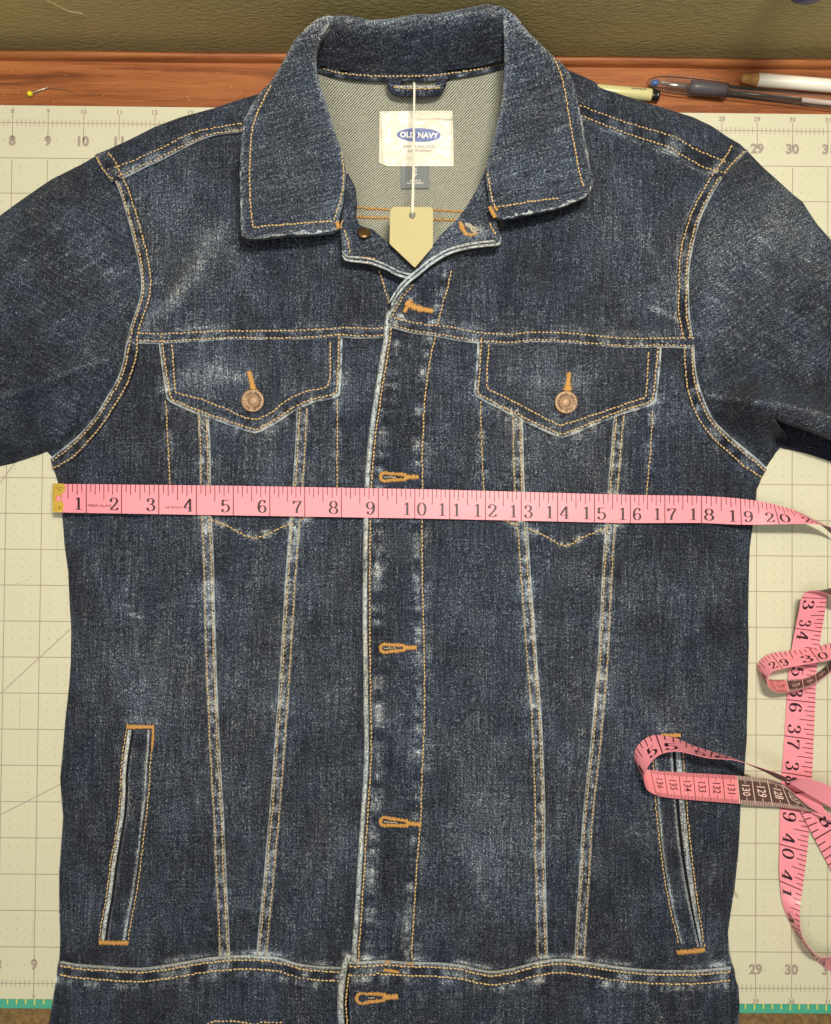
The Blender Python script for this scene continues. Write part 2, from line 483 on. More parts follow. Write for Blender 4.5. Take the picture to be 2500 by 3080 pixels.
M_CUT = plain('mat_cut_mark', (.44, .425, .32), .7)
for (u0, v0), (u1, v1) in (((186, 1556), (184, 1632)), ((172, 1600), (171, 1690)), ((2346, 1948), (2360, 1966)), ((60, 2080), (58, 2200)), ((100, 2760), (96, 2840)), ((2350, 2300), (2352, 2390)), ((2440, 2720), (2431, 2790)), ((40, 1760), (90, 1742))):
    b_ = MB(); b_.add(strip2(P1(u0, v0, .00005), P1(u1, v1, .00005), .00022, 0), [(0, 1, 2, 3)]); b_.build('cut_mark', M_CUT, matT, smooth=False)

# ------------------------------------------------------------------ lettering
_tc = {}


def text2d(s, bold=0.0, res=3):
    k = (s, bold, res)
    if k in _tc: return _tc[k]
    c = bpy.data.curves.new('t', 'FONT'); c.body = s; c.size = 1; c.offset = bold; c.resolution_u = res
    c.fill_mode = 'FRONT'
    o = bpy.data.objects.new('t', c); COL.objects.link(o)
    me = bpy.data.meshes.new_from_object(o.evaluated_get(bpy.context.evaluated_depsgraph_get()))
    v = np.array([x.co[:2] for x in me.vertices]); f = [tuple(p.vertices) for p in me.polygons]
    bpy.data.objects.remove(o); bpy.data.curves.remove(c); bpy.data.meshes.remove(me)
    lo, hi = v.min(0), v.max(0)
    _tc[k] = ((v - (lo + hi) / 2) / (hi[1] - lo[1]), f)          # centred, unit height
    return _tc[k]


def put_text(mb, s, c, h, z, bold=.0, ang=0.0, sx=1.0, res=3):
    v, f = text2d(s, bold, res); v = v * h * np.array([sx, 1])
    ca, sa = math.cos(ang), math.sin(ang)
    mb.add([(c[0] + x * ca - y * sa, c[1] + x * sa + y * ca, z) for x, y in v], f)


for X in range(7, 33):
    for Y, hh, bo in ((23.49, .0076, .05), (24.33, .0036, .03), (.52, .0076, .05), (-.36, .0034, .03)):
        if 14 < X < 27: continue
        b_ = MB(); put_text(b_, str(X), (MX(X), MY(Y)), hh, zl + .00004, bo); b_.build('numeral', M_LINE, matT, smooth=False)

# ------------------------------------------------------------------ JACKET: outline and height field
SH_L = [(835, 235), (814, 254), (778, 282), (715, 301), (648, 324), (544, 352), (466, 381), (389, 420), (332, 446), (288, 469),
        (249, 492), (155, 539), (78, 591), (0, 648), (-90, 722), (-420, 1010)]
SB_L = [(-420, 1500), (-90, 1424), (0, 1402), (40, 1394), (101, 1372), (139, 1360), (150, 1378)]
BODY_L = [(150, 1378), (158, 1412), (170, 1450), (182, 1545), (190, 1640), (201, 1716), (206, 1830), (210, 1893), (209, 1988), (204, 2060),
          (195, 2145), (190, 2259), (184, 2341), (188, 2404), (193, 2455), (188, 2525), (181, 2620), (181, 2746), (184, 2815), (182, 2882),
          (176, 2905), (172, 2945), (161, 3012), (148, 3095), (140, 3150)]
SH_R = [(1690, 190), (1716, 213), (1760, 232), (1814, 258), (1880, 288), (1950, 310), (2030, 335), (2085, 352), (2140, 378), (2190, 412), (2225, 432),
        (2250, 455), (2294, 500), (2346, 548), (2384, 583), (2415, 607), (2432, 635), (2460, 676), (2500, 721), (2590, 812), (2920, 1130)]
SB_R = [(2308, 1410), (2336, 1362), (2356, 1347), (2429, 1364), (2500, 1388), (2590, 1425), (2920, 1570)]
BODY_R = [(2308, 1410), (2291, 1450), (2279, 1476), (2278, 1506), (2268, 1587), (2260, 1646), (2258, 1695), (2256, 1777), (2255, 1875), (2257, 1934),
          (2255, 2006), (2254, 2072), (2251, 2150), (2246, 2225), (2236, 2318), (2225, 2419), (2220, 2524), (2216, 2580), (2206, 2674), (2194, 2749),
          (2186, 2805), (2190, 2861), (2199, 2898), (2207, 2921), (2209, 2944), (2218, 2971), (2221, 3022), (2218, 3095), (2216, 3150)]
OUT_L = np.vstack([SH_L]); OUT_L2 = np.vstack([SB_L, BODY_L[1:]])
OUT_R = np.vstack([SH_R]); OUT_R2 = np.vstack([SB_R[::-1], BODY_R[1:]])

# folds: polyline, half width (px), height (mm)
FOLDS = [
    ([(655, 690), (590, 800), (500, 920), (440, 960)], 26, 1.7), ([(600, 690), (540, 790), (470, 880)], 24, -.9),
    ([(-60, 1210), (90, 1165), (200, 1120), (330, 1078)], 24, 3.4), ([(-60, 1270), (90, 1230), (200, 1190), (300, 1150)], 34, -1.6),
    ([(200, 1225), (190, 1262), (205, 1310)], 10, 2.5), ([(262, 1232), (232, 1270), (222, 1310)], 22, -4.5),
    ([(150, 1372), (230, 1322), (285, 1256)], 18, -6.5), ([(-60, 1360), (60, 1340), (140, 1320)], 30, 7),
    ([(2120, 1188), (2230, 1202), (2330, 1216), (2420, 1232), (2600, 1290)], 20, 3.0),
    ([(2290, 1222), (2360, 1245), (2460, 1280), (2600, 1330), (2960, 1470)], 75, 34),
    ([(2160, 1260), (2250, 1330), (2310, 1395)], 26, -4.0), ([(2345, 1315), (2350, 1340)], 26, -16),
    ([(1880, 950), (1960, 958), (2050, 985)], 16, -1.4), ([(1960, 930), (2020, 952), (2080, 985)], 14, 1.0),
    ([(2010, 560), (2025, 700), (2040, 830)], 22, -1.2), ([(1975, 560), (1985, 700)], 26, .9),
    ([(1180, 2885), (1400, 2890), (1480, 2905), (1600, 2885)], 30, -1.5), ([(250, 2890), (450, 2895), (560, 2880)], 30, -1.5),
    ([(880, 2890), (960, 2898), (1030, 2895)], 26, -1.5), ([(1800, 2890), (2000, 2905), (2190, 2900)], 30, -1.5),
    ([(1080, 2700), (1180, 2760), (1240, 2775)], 18, .8), ([(1100, 2800), (1180, 2810), (1230, 2780)], 14, -1.0),
    ([(470, 1130), (560, 1120), (650, 1140), (760, 1125)], 16, .9), ([(480, 1165), (580, 1160), (680, 1170)], 12, -.7),
    ([(1480, 1130), (1600, 1100), (1900, 1110)], 22, .6), ([(1990, 1290), (2040, 1300)], 9, -.9), ([(1450, 1280), (1510, 1330)], 12, .7),
    ([(820, 1990), (980, 1975), (1080, 1960)], 30, .9), ([(230, 2090), (420, 2140), (600, 2080)], 36, 1.1), ([(215, 2390), (300, 2420), (340, 2410)], 20, .9),
    ([(200, 2480), (280, 2520), (320, 2530)], 16, .8), ([(2100, 2600), (2160, 2640), (2190, 2690)], 18, .9), ([(1850, 2640), (1930, 2760), (2010, 2830)], 30, 1.0),
    ([(560, 2960), (600, 3020), (610, 3090)], 14, -1.0), ([(700, 2960), (690, 3020), (720, 3100)], 14, -1.1), ([(820, 2930), (800, 2990), (740, 3060)], 13, 1.1),
    ([(430, 1860), (520, 1830)], 20, .6), ([(1290, 1990), (1360, 2040)], 16, .5),
    ([(2340, 620), (2300, 800), (2350, 950)], 70, 1.6), ([(2180, 640), (2300, 720), (2480, 830)], 60, 1.0), ([(60, 760), (250, 660)], 50, 1.2),
    ([(-60, 1060), (120, 1005), (300, 965)], 60, 2.6), ([(-60, 985), (140, 915), (330, 870)], 50, -2.0), ([(-60, 890), (150, 815), (340, 770)], 65, 2.0),
    ([(2125, 905), (2300, 865), (2560, 800)], 60, 2.2), ([(2110, 1110), (2300, 1130), (2560, 1150)], 42, -2.6), ([(2160, 700), (2320, 650), (2450, 640)], 60, 1.8),
    ([(225, 1430), (320, 1570), (360, 1760)], 45, 2.0), ([(300, 1430), (410, 1560), (450, 1700)], 40, -1.4), ([(2200, 1460), (2120, 1600), (2090, 1800)], 45, 2.0), ([(2120, 1450), (2050, 1580), (2020, 1720)], 40, -1.3),
    ([(240, 2560), (290, 2480), (300, 2400)], 30, 1.8), ([(690, 2790), (800, 2740), (1000, 2760)], 36, 1.7), ([(700, 2700), (850, 2660), (1010, 2680)], 34, -1.3), ([(1330, 2800), (1480, 2760), (1580, 2790)], 36, 1.6),
    ([(1780, 2820), (1900, 2780), (1990, 2800)], 34, 1.6), ([(1290, 2260), (1430, 2230), (1580, 2260)], 50, 1.4), ([(680, 1760), (820, 1740), (860, 1780)], 46, 1.2), ([(1640, 1900), (1760, 1870), (1800, 1900)], 46, 1.3),
    ([(480, 1260), (540, 1290), (590, 1280)], 18, 1.1), ([(900, 1290), (970, 1330), (1010, 1320)], 18, 1.1), ([(1290, 860), (1480, 880), (1700, 850)], 50, 1.6), ([(640, 860), (800, 900), (1000, 880)], 50, 1.5), ([(460, 640), (560, 620), (700, 660)], 44, 1.5),
    ([(1830, 620), (1920, 640), (2010, 620)], 44, 1.5), ([(2180, 1080), (2320, 1060), (2520, 1010)], 45, -1.5), ([(2120, 1040), (2300, 960), (2500, 900)], 60, 1.5),
]
FOLDS = [(cr(p, 14), w, h) for p, w, h in FOLDS]
CREV = []


def H(u, v):
    """height (m) of the jacket's upper surface above the mat"""
    u = np.asarray(u, float); v = np.asarray(v, float); pts = np.stack([u, v], 1)
    d = np.minimum.reduce([segdist(pts, o) for o in (OUT_L, OUT_L2, OUT_R, OUT_R2)])
    h = 2.6 + 5.2 * (1 - np.exp(-d / 40)) + 4.6 * (1 - np.exp(-d / 190))
    h += 2.0 * np.exp(-((u - 1250) / 430) ** 2 - ((v - 560) / 260) ** 2)
    sl = np.clip((330 - u) / 200, 0, 1) * np.clip((1330 - v) / 150, 0, 1) + np.clip((u - 2120) / 200, 0, 1) * np.clip((1330 - v) / 150, 0, 1)
    h += sl * 6.5 * (1 - np.exp(-d / 120))
    for p, w, a in FOLDS:
        lo = p.min(0) - 3 * w; hi = p.max(0) + 3 * w
        m = (u > lo[0]) & (u < hi[0]) & (v > lo[1]) & (v < hi[1])
        if m.any(): h[m] += a * np.exp(-(segdist(pts[m], p) / w) ** 2)
    for p, w, a in CREV:
        lo = p.min(0) - 3 * w; hi = p.max(0) + 3 * w
        m = (u > lo[0]) & (u < hi[0]) & (v > lo[1]) & (v < hi[1])
        if m.any(): h[m] += a * np.exp(-(segdist(pts[m], p) / w) ** 2)
    h += 1.2 * noise(u, v, 190, 3) + .75 * noise(u + .5 * v, v * .8, 75, 4) + .20 * noise(u, v, 28, 5)
    return np.maximum(h, 1.2) * MM


def Ho(off):
    return lambda u, v: H(u, v) + off * MM


# worn lines: polyline, reach px, strength, pucker period
WORN = []


def worn(path, w, a, per=0, seed=0):
    WORN.append((resample(np.asarray(path, float), 12), w, a, per, seed))


FADE_AND_SHADE = [(560, 820, 150, .16), (1150, 700, 160, .05), (2010, 760, 170, .13), (560, 600, 160, .10), (330, 1950, 170, .12), (470, 2080, 130, .12), (700, 2200, 220, .05),
        (1500, 2400, 210, .17), (1480, 2650, 170, .12), (960, 2100, 170, .08), (960, 2550, 150, .10), (520, 2350, 120, .08), (1750, 1420, 110, .12), (770, 1400, 120, .10), (1560, 1420, 110, .12), (970, 1420, 90, .12), (600, 1400, 80, .08), (1880, 2250, 140, .06), (1000, 900, 200, -.06), (1500, 900, 180, -.06), (250, 2300, 120, -.08), (2180, 2000, 120, -.10), (1160, 1900, 80, -.10), (1160, 2350, 80, -.08), (1780, 2100, 260, .04), (1540, 1900, 200, .06), (640, 1120, 110, .12), (1680, 1120, 150, .14), (1690, 1650, 120, .05),  # broad fading; lighter patches at lower right front also paint in fold shading
        (1480, 520, 100, .0), (2330, 700, 190, .14), (2350, 640, 130, .10), (200, 830, 190, .03), (900, 540, 120, .02), (300, 2650, 90, -.06), (2110, 2500, 110, -.07), (260, 1600, 150, -.05),
        (2150, 1550, 150, -.06), (760, 1050, 90, -.02), (1190, 1400, 90, -.09), (1190, 2150, 60, -.05), (1180, 1200, 70, -.09), (800, 3020, 500, -.05), (1750, 3040, 500, -.05),
        (80, 1250, 220, -.10), (2380, 1130, 180, -.03), (1170, 2600, 80, -.07), (2000, 1400, 120, -.04)]


def wearf(u, v, base=0.0):
    u = np.asarray(u, float); v = np.asarray(v, float); pts = np.stack([u, v], 1)
    w = np.full(len(u), base)
    for x, y, r, a in FADE_AND_SHADE: w += .75 * a * np.exp(-((u - x) ** 2 + (v - y) ** 2) / r ** 2)
    w += .07 * noise(u, v, 90, 21) + .05 * noise(u, v * .4, 30, 22)
    for p, wd, a, per, sd in WORN:
        lo = p.min(0) - 3 * wd; hi = p.max(0) + 3 * wd
        m = (u > lo[0]) & (u < hi[0]) & (v > lo[1]) & (v < hi[1])
        if not m.any(): continue
        d, s = segdist(pts[m], p, True)
        k = a * np.exp(-(d / wd) ** 2)
        if per: k = k * np.clip(.30 + .75 * noise(s, d * .25 + sd * 7.7, per, sd + 31) + .55 * noise(s, d + sd * 3.1, per * .42, sd + 61), -.18, 1.5)
        else: k = k * np.clip(.9 + .45 * noise(s, s * 0 + 3.3, 60, sd + 5), .2, 1.5)
        w[m] += k
    return w


# ------------------------------------------------------------------ panel and ribbon builders
def panel(name, poly, zf, mat, parent, spacing=9.0, edge_r=6.0, edge_drop=1.0, to=None, skirt=2.5, wear=0.0, edge_wear=0.0, edge_w=7.0, smooth_poly=True, wfun=None, label=None, dense=False):
    """a piece of cloth cut to an outline (px), laid at height zf(u,v), with rolled edges and a skirt of cloth below them"""
    b = cr(poly, 7.0, True)[:-1] if smooth_poly else resample(np.vstack([poly, poly[:1]]), 6.0)[:-1]
    area2 = np.sum(b[:, 0] * np.roll(b[:, 1], -1) - np.roll(b[:, 0], -1) * b[:, 1])
    if area2 < 0: b = b[::-1]
    lo, hi = b.min(0), b.max(0)
    gx = np.arange(lo[0], hi[0], spacing); gy = np.arange(lo[1], hi[1], spacing * .87)
    U, V = np.meshgrid(gx, gy); U[1::2] += spacing / 2
    pts = np.stack([U.ravel(), V.ravel()], 1) + rng.uniform(-.18, .18, (U.size, 2)) * spacing
    pts = pts[inside(pts, b)]
    bc = np.vstack([b, b[:1]])
    pts = pts[segdist(pts, bc) > max(edge_r * 1.05, spacing * .6)]
    for p_, w_, a_ in CREV:
        if p_[:, 0].max() < lo[0] or p_[:, 0].min() > hi[0] or p_[:, 1].max() < lo[1] or p_[:, 1].min() > hi[1] or not dense: continue
        c_ = resample(p_, 7)
        e_ = np.vstack([offset(c_, k) for k in (-1.6 * w_, -.8 * w_, 0, .8 * w_, 1.6 * w_)]) + rng.uniform(-.4, .4, (len(c_) * 5, 2))
        e_ = e_[inside(e_, b)]
        if len(e_): e_ = e_[segdist(e_, bc) > edge_r * 1.1]
        if len(e_): pts = np.vstack([pts[segdist(pts, c_) > 2.1 * w_], e_])
    rings = []
    tn = np.roll(b, -1, 0) - np.roll(b, 1, 0); tn /= np.linalg.norm(tn, axis=1)[:, None] + 1e-9
    nrm = np.stack([-tn[:, 1], tn[:, 0]], 1)
    for k in (.22, .6, 1.0):
        q = b + nrm * edge_r * k
        q = q[inside(q, b)]; q = q[segdist(q, bc) > edge_r * k * .8]
        rings.append(q)
    allp = np.vstack([b] + rings + [pts]); nb = len(b)
    r = delaunay_2d_cdt([Vector(p) for p in allp], [(i, (i + 1) % nb) for i in range(nb)], [], 1, 1e-4)
    vv = np.array([(p.x, p.y) for p in r[0]]); ff = [tuple(f) for f in r[2]]
    orig = r[3]
    d = segdist(vv, bc)
    z = zf(vv[:, 0], vv[:, 1])
    x = np.clip(1 - d / edge_r, 0, 1)
    z = z - edge_drop * MM * (1 - np.sqrt(np.clip(1 - x * x, 0, 1)))
    w = (wfun or wearf)(vv[:, 0], vv[:, 1]) + wear
    if edge_wear: w = w + edge_wear * np.exp(-(d / edge_w) ** 2) * np.clip(.85 + .5 * noise(vv[:, 0], vv[:, 1], 22, 77), .1, 1.5)
    W = P(vv[:, 0], vv[:, 1], z)
    # boundary loop -> skirt
    omap = {}
    for i, o in enumerate(orig):
        for k in o:
            if k < nb: omap[k] = i
    loop = [omap[i] for i in range(nb) if i in omap]
    S = W[loop].copy()
    S[:, 2] = (S[:, 2] - skirt * MM) if to is None else np.minimum(S[:, 2] - .0002, to)
    n0 = len(W); L = len(loop)
    # orient faces upward
    fo = []
    for f in ff:
        a, b2, c = W[f[0]], W[f[1]], W[f[2]]
        nz = (b2[0] - a[0]) * (c[1] - a[1]) - (b2[1] - a[1]) * (c[0] - a[0])
        fo.append(f if nz > 0 else f[::-1])
    sk = [(loop[i], n0 + i, n0 + (i + 1) % L, loop[(i + 1) % L]) for i in range(L)]
    # polygon wound clockwise in image = counter-clockwise seen from above? keep outward
    fo += sk
    return obj(name, np.vstack([W, S]), fo, mat, parent, attrs={'wear': np.r_[w, w[loop]]}, label=label)


def ribbon(name, A, B, zf, mat, parent, th=1.1, step=6.0, nc=9, roll=.16, wear=0.0, wA=0.0, wB=0.0, wpuck=0.0, per=26.0, seed=1, puck=.25, dip=(.2, .8), dipd=.25, under=1.2, wmid=0.0, fw=None):
    """a seam strip between two edge paths (px)"""
    n = max(3, int(max(np.linalg.norm(np.diff(resample(A, 5), axis=0), axis=1).sum(), 10) / step))
    a = at(cr(A, 4) if len(A) > 2 else A, n); b = at(cr(B, 4) if len(B) > 2 else B, n)
    t = np.r_[0, np.linspace(0, 1, nc), 1]; m = len(t)
    U = a[:, None, 0] * (1 - t) + b[:, None, 0] * t; V = a[:, None, 1] * (1 - t) + b[:, None, 1] * t
    base = zf(U.ravel(), V.ravel()).reshape(U.shape)
    s = np.r_[0, np.cumsum(np.hypot(*np.diff((a + b) / 2, axis=0).T))]
    ed = np.minimum(t, 1 - t)
    prof = np.sqrt(np.clip(1 - np.clip(1 - ed / roll, 0, 1) ** 2, 0, 1))
    for q in dip: prof = prof - dipd * np.exp(-((t - q) / .07) ** 2)
    SS = np.broadcast_to(s[:, None], U.shape); TT = np.broadcast_to(t, U.shape)
    pk = noise(SS, TT * 30 + seed * 11, per, seed)
    z = base + (th * prof[None, :] + puck * pk * np.clip(ed * 5, 0, 1)[None, :]) * MM
    z[:, 0] = base[:, 0] - under * MM; z[:, -1] = base[:, -1] - under * MM
    w = wearf(U.ravel(), V.ravel()).reshape(U.shape) * .6 + wear + wmid * np.exp(-((TT - .5) / .2) ** 2)
    w += wpuck * np.sign(pk) * np.abs(pk) ** .7
    w += wA * np.exp(-(TT / .13) ** 2) + wB * np.exp(-((1 - TT) / .13) ** 2)
    if fw is not None: w += fw(SS, TT)
    W = P(U.ravel(), V.ravel(), z.ravel())
    f = [(i * m + j, i * m + j + 1, (i + 1) * m + j + 1, (i + 1) * m + j) for i in range(n - 1) for j in range(m - 1)]
    c0 = W[f[len(f) // 2][0]]; c1 = W[f[len(f) // 2][1]]; c2 = W[f[len(f) // 2][2]]
    if np.cross(c1 - c0, c2 - c0)[2] < 0: f = [q[::-1] for q in f]
    return obj(name, W, f, mat, parent, attrs={'wear': w.ravel()})


def stitch_verts(c, tdir, hl, r):
    """capsule-like thread bumps"""
    n = len(c); up = np.array([0, 0, 1.0])
    s = np.cross(tdir, up); s /= np.linalg.norm(s, axis=1)[:, None] + 1e-9
    q = np.cross(s, tdir)
    V = []; prof = [(-1, .25, -.35), (-.55, .9, .05), (0, 1.0, .2), (.55, .9, .05), (1, .25, -.35)]
    ang = [math.radians(a) for a in (0, 60, 120, 180, 240, 300)]
    hl = np.broadcast_to(hl, (n,)); r = np.broadcast_to(r, (n,))
    for x, k, dz in prof:
        for a in ang:
            V.append(c + tdir * (hl * x)[:, None] + s * (r * k * math.cos(a))[:, None] + q * (r * (k * math.sin(a) + dz))[:, None])
    V = np.stack(V, 1)                                   # n, 30, 3
    F = [(i * 6 + j, i * 6 + (j + 1) % 6, (i + 1) * 6 + (j + 1) % 6, (i + 1) * 6 + j) for i in range(4) for j in range(6)] + [(5, 4, 3, 2, 1, 0), (24, 25, 26, 27, 28, 29)]
    return V, F


def stitch_obj(name, c, td, hl, r, mat, parent):
    V, F = stitch_verts(c, td, hl, r); n = len(c)
    faces = [tuple(k * 30 + i for i in f) for k in range(n) for f in F]
    return obj(name, V.reshape(-1, 3), faces, mat, parent, kind='stuff')


def stitches(path, zf, off, parent, mat=None, pitch=11.6, ln=9.8, r=2.35, slant=.14, name='stitching'):
    p = resample(np.asarray(path, float), pitch); m = (p[:-1] + p[1:]) / 2 if len(p) > 2 else p
    d = p[1:] - p[:-1]; d /= np.linalg.norm(d, axis=1)[:, None] + 1e-9
    m = m + rng.normal(0, .7, m.shape)
    d2 = d + slant * np.stack([-d[:, 1], d[:, 0]], 1) * rng.normal(1, .5, (len(d), 1))
    a = m - d2 * ln / 2; b = m + d2 * ln / 2
    za = zf(a[:, 0], a[:, 1]) + off * MM; zb = zf(b[:, 0], b[:, 1]) + off * MM
    A = P(a[:, 0], a[:, 1], za); B = P(b[:, 0], b[:, 1], zb)
    c = (A + B) / 2; t = B - A; L = np.linalg.norm(t, axis=1); t /= L[:, None] + 1e-9
    px = .6 / FPX
    return stitch_obj(name, c, t, L / 2, r * px * rng.uniform(.85, 1.15, len(c)), mat or M_THR, parent)


def tack(path, width, zf, off, parent, mat=None, pitch=3.4, r=2.0, name='bar_tack'):
    """dense satin stitches across a path"""
    p = resample(np.asarray(path, float), pitch); t = np.gradient(p, axis=0); t /= np.linalg.norm(t, axis=1)[:, None] + 1e-9
    nrm = np.stack([-t[:, 1], t[:, 0]], 1) + rng.normal(0, .12, p.shape)
    wd = (width if np.ndim(width) else np.full(len(p), width)); wd = np.interp(np.linspace(0, 1, len(p)), np.linspace(0, 1, len(wd)), wd) * rng.uniform(.88, 1.12, len(p))
    a = p - nrm * wd[:, None] / 2; b = p + nrm * wd[:, None] / 2
    A = P(a[:, 0], a[:, 1], zf(a[:, 0], a[:, 1]) + off * MM); B = P(b[:, 0], b[:, 1], zf(b[:, 0], b[:, 1]) + off * MM)
    c = (A + B) / 2; tt = B - A; L = np.linalg.norm(tt, axis=1); tt /= L[:, None] + 1e-9
    return stitch_obj(name, c, tt, L / 2, r * .6 / FPX, mat or M_TACK, parent)


def buttonhole(p0, p1, w0, w1, zf, off, parent, fray=True):
    p0 = np.array(p0, float); p1 = np.array(p1, float); d = p1 - p0; L = np.linalg.norm(d); d /= L; nn = np.array([-d[1], d[0]])
    # keyhole outline: round eye at p0, narrow legs to p1
    o = []
    for a in np.linspace(math.pi * .72, math.pi * 1.28, 9): o.append((w0 * .5 + w0 * .36 * math.cos(a) * 1.15, w0 * .36 * math.sin(a)))
    e = w0 * .5
    legs = [(e + w0 * .35, w1 * .62), (L * .5, w1 * .55), (L * .68, w1 * .42)]
    path = [(x, y) for x, y in legs[::-1]] + [(x, y) for x, y in [(e, w0 * .34)]] + o[0:0]
    ring = [(e + w0 * .36 * 1.1 * math.cos(a), w0 * .36 * math.sin(a)) for a in np.linspace(math.pi * .35, math.pi * 1.65, 14)]
    full = legs[::-1] + ring + [(x, -y) for x, y in legs]
    pts = np.array([p0 + d * x + nn * y for x, y in full])
    g = bpy.data.objects.new  # noqa
    hole = tack(cr(pts, 3), 12.5, zf, off + .45, parent, pitch=4.0, r=2.2, name='buttonhole')
    tack(np.array([p0 + d * L * .66, p0 + d * L * .84, p1]), np.array([w1 * 1.3, w1 * .9, w1 * .95]), zf, off + .5, hole, pitch=3.0, r=1.9, name='bar_tack')
    if fray:
        q = np.array([p0 + d * (e * .8), p0 + d * L * .45])
        stitches(q, zf, off + .15, hole, M_GREYTHR, pitch=7, ln=8, r=1.8, slant=.5, name='frayed_thread')
    return hole


JK = thing('denim_jacket', 'dark blue denim trucker jacket laid open-collared on the cream cutting mat', 'jacket', (0, 0, 0))

# ------------------------------------------------------------------ seam paths (px of the photograph)
AL_out = [(334, 530), (352, 560), (367, 602), (384, 660), (402, 730), (416, 790), (424, 845), (422, 885), (412, 925), (396, 970), (379, 1033), (369, 1090), (351, 1142), (323, 1190), (286, 1251), (242, 1303), (194, 1344), (151, 1378)]
AL_in = [(372, 528), (390, 570), (404, 612), (422, 668), (440, 735), (452, 790), (458, 845), (455, 888), (443, 930), (425, 975), (417, 1017), (417, 1061), (403, 1114), (381, 1170), (349, 1222), (312, 1279), (268, 1332), (222, 1381), (161, 1414)]
AR_out = [(2178, 530), (2152, 570), (2128, 615), (2108, 660), (2093, 710), (2082, 760), (2074, 820), (2073, 880), (2075, 940), (2080, 985), (2089, 1040), (2093, 1105), (2108, 1172), (2144, 1256), (2188, 1304), (2236, 1344), (2284, 1384), (2308, 1410)]
AR_in = [(2140, 520), (2118, 560), (2092, 605), (2070, 655), (2053, 710), (2042, 760), (2038, 820), (2038, 880), (2036, 940), (2046, 990), (2053, 1030), (2056, 1082), (2062, 1163), (2084, 1236), (2117, 1293), (2158, 1338), (2198, 1375), (2238, 1410), (2290, 1440)]
YL_top = [(390, 993), (440, 998), (478, 999), (555, 996), (659, 990), (763, 991), (866, 989), (970, 986), (1048, 981), (1100, 983), (1165, 983)]
YL_bot = [(380, 1034), (440, 1035), (505, 1035), (607, 1030), (711, 1024), (866, 1026), (970, 1020), (1022, 1015), (1074, 1020), (1165, 1017)]
YR_top = [(1160, 945), (1185, 950), (1240, 964), (1300, 973), (1352, 977), (1430, 992), (1533, 1000), (1611, 994), (1715, 997), (1792, 1005), (1870, 1012), (1974, 1013), (2090, 1011)]
YR_bot = [(1155, 985), (1180, 988), (1240, 1004), (1300, 1012), (1378, 1027), (1455, 1036), (1533, 1040), (1611, 1032), (1715, 1036), (1792, 1043), (1896, 1050), (2000, 1047), (2090, 1050)]
SL_top = [(318, 505), (360, 492), (415, 470), (492, 436), (544, 408), (596, 390), (648, 380), (740, 364), (800, 356)]
SL_bot = [(336, 548), (384, 533), (441, 504), (492, 481), (544, 453), (596, 427), (648, 409), (726, 398), (800, 388)]
SR_top = [(1700, 290), (1745, 310), (1807, 333), (1911, 369), (1989, 390), (2041, 408), (2092, 439), (2144, 462), (2212, 490)]
SR_bot = [(1700, 345), (1750, 361), (1807, 385), (1885, 416), (1963, 442), (2015, 462), (2067, 494), (2118, 520), (2178, 532)]
PL_edge = [(1245, 838), (1222, 855), (1194, 887), (1176, 919), (1160, 947), (1154, 985), (1153, 1014), (1143, 1072), (1131, 1148), (1117, 1240), (1105, 1339), (1097, 1437), (1093, 1555), (1091, 1684),
           (1090, 1867), (1092, 1990), (1093, 2112), (1095, 2220), (1094, 2290), (1088, 2400), (1080, 2515), (1073, 2630), (1066, 2745), (1059, 2838), (1056, 2895)]
PL_st = [(1358, 812), (1346, 870), (1328, 927), (1317, 974), (1305, 1032), (1291, 1101), (1279, 1194), (1273, 1293), (1270, 1380), (1271, 1461), (1269, 1600), (1270, 1700), (1272, 1800), (1275, 1916), (1277, 2061), (1275, 2206),
         (1270, 2322), (1268, 2400), (1265, 2469), (1259, 2538), (1252, 2630), (1246, 2745), (1240, 2815), (1239, 2884)]
f44 = 1.4401
dd = lambda L: [(x * f44, y * f44) for x, y in L]
S1 = dd([(423, 850), (426, 900), (428, 940), (429, 1000), (431, 1085), (434, 1150), (436, 1210), (437, 1270), (439, 1330), (441, 1400), (444, 1470), (447, 1540), (451, 1620), (456, 1700), (460, 1800), (465, 1900), (469, 1997)])
S2 = dd([(632, 850), (630, 900), (628, 940), (624, 1000), (617, 1085), (612, 1150), (607, 1220), (603, 1290), (598, 1370), (593, 1450), (587, 1530), (581, 1610), (576, 1680), (568, 1770), (561, 1850), (553, 1930), (547, 1996)])
S3 = dd([(1080, 850), (1081, 900), (1082, 950), (1084, 1010), (1090, 1090), (1095, 1170), (1101, 1250), (1107, 1330), (1112, 1400), (1118, 1470), (1122, 1540), (1125, 1620), (1127, 1690), (1127, 1780), (1129, 1850), (1131, 1930), (1133, 2002)])
S4 = dd([(1296, 850), (1291, 900), (1288, 940), (1282, 1010), (1276, 1090), (1272, 1150), (1268, 1220), (1264, 1300), (1260, 1380), (1254, 1450), (1247, 1530), (1239, 1610), (1231, 1680), (1225, 1760), (1220, 1850), (1215, 1930), (1211, 2002)])
WT_L = [(179, 2889), (233, 2899), (311, 2905), (415, 2911), (492, 2903), (570, 2890), (648, 2878), (726, 2873), (829, 2878), (895, 2897), (956, 2906), (1035, 2909)]
WT_R = [(1042, 2880), (1060, 2894), (1109, 2891), (1158, 2888), (1223, 2893), (1315, 2895), (1384, 2902), (1444, 2916), (1485, 2921), (1545, 2911), (1614, 2893), (1683, 2884), (1769, 2893), (1861, 2907), (1953, 2916), (2046, 2918), (2115, 2916), (2199, 2907)]
WP_edge = [(1042, 2872), (1032, 2885), (1024, 2921), (1017, 2976), (1014, 3022), (1017, 3080), (1020, 3120)]
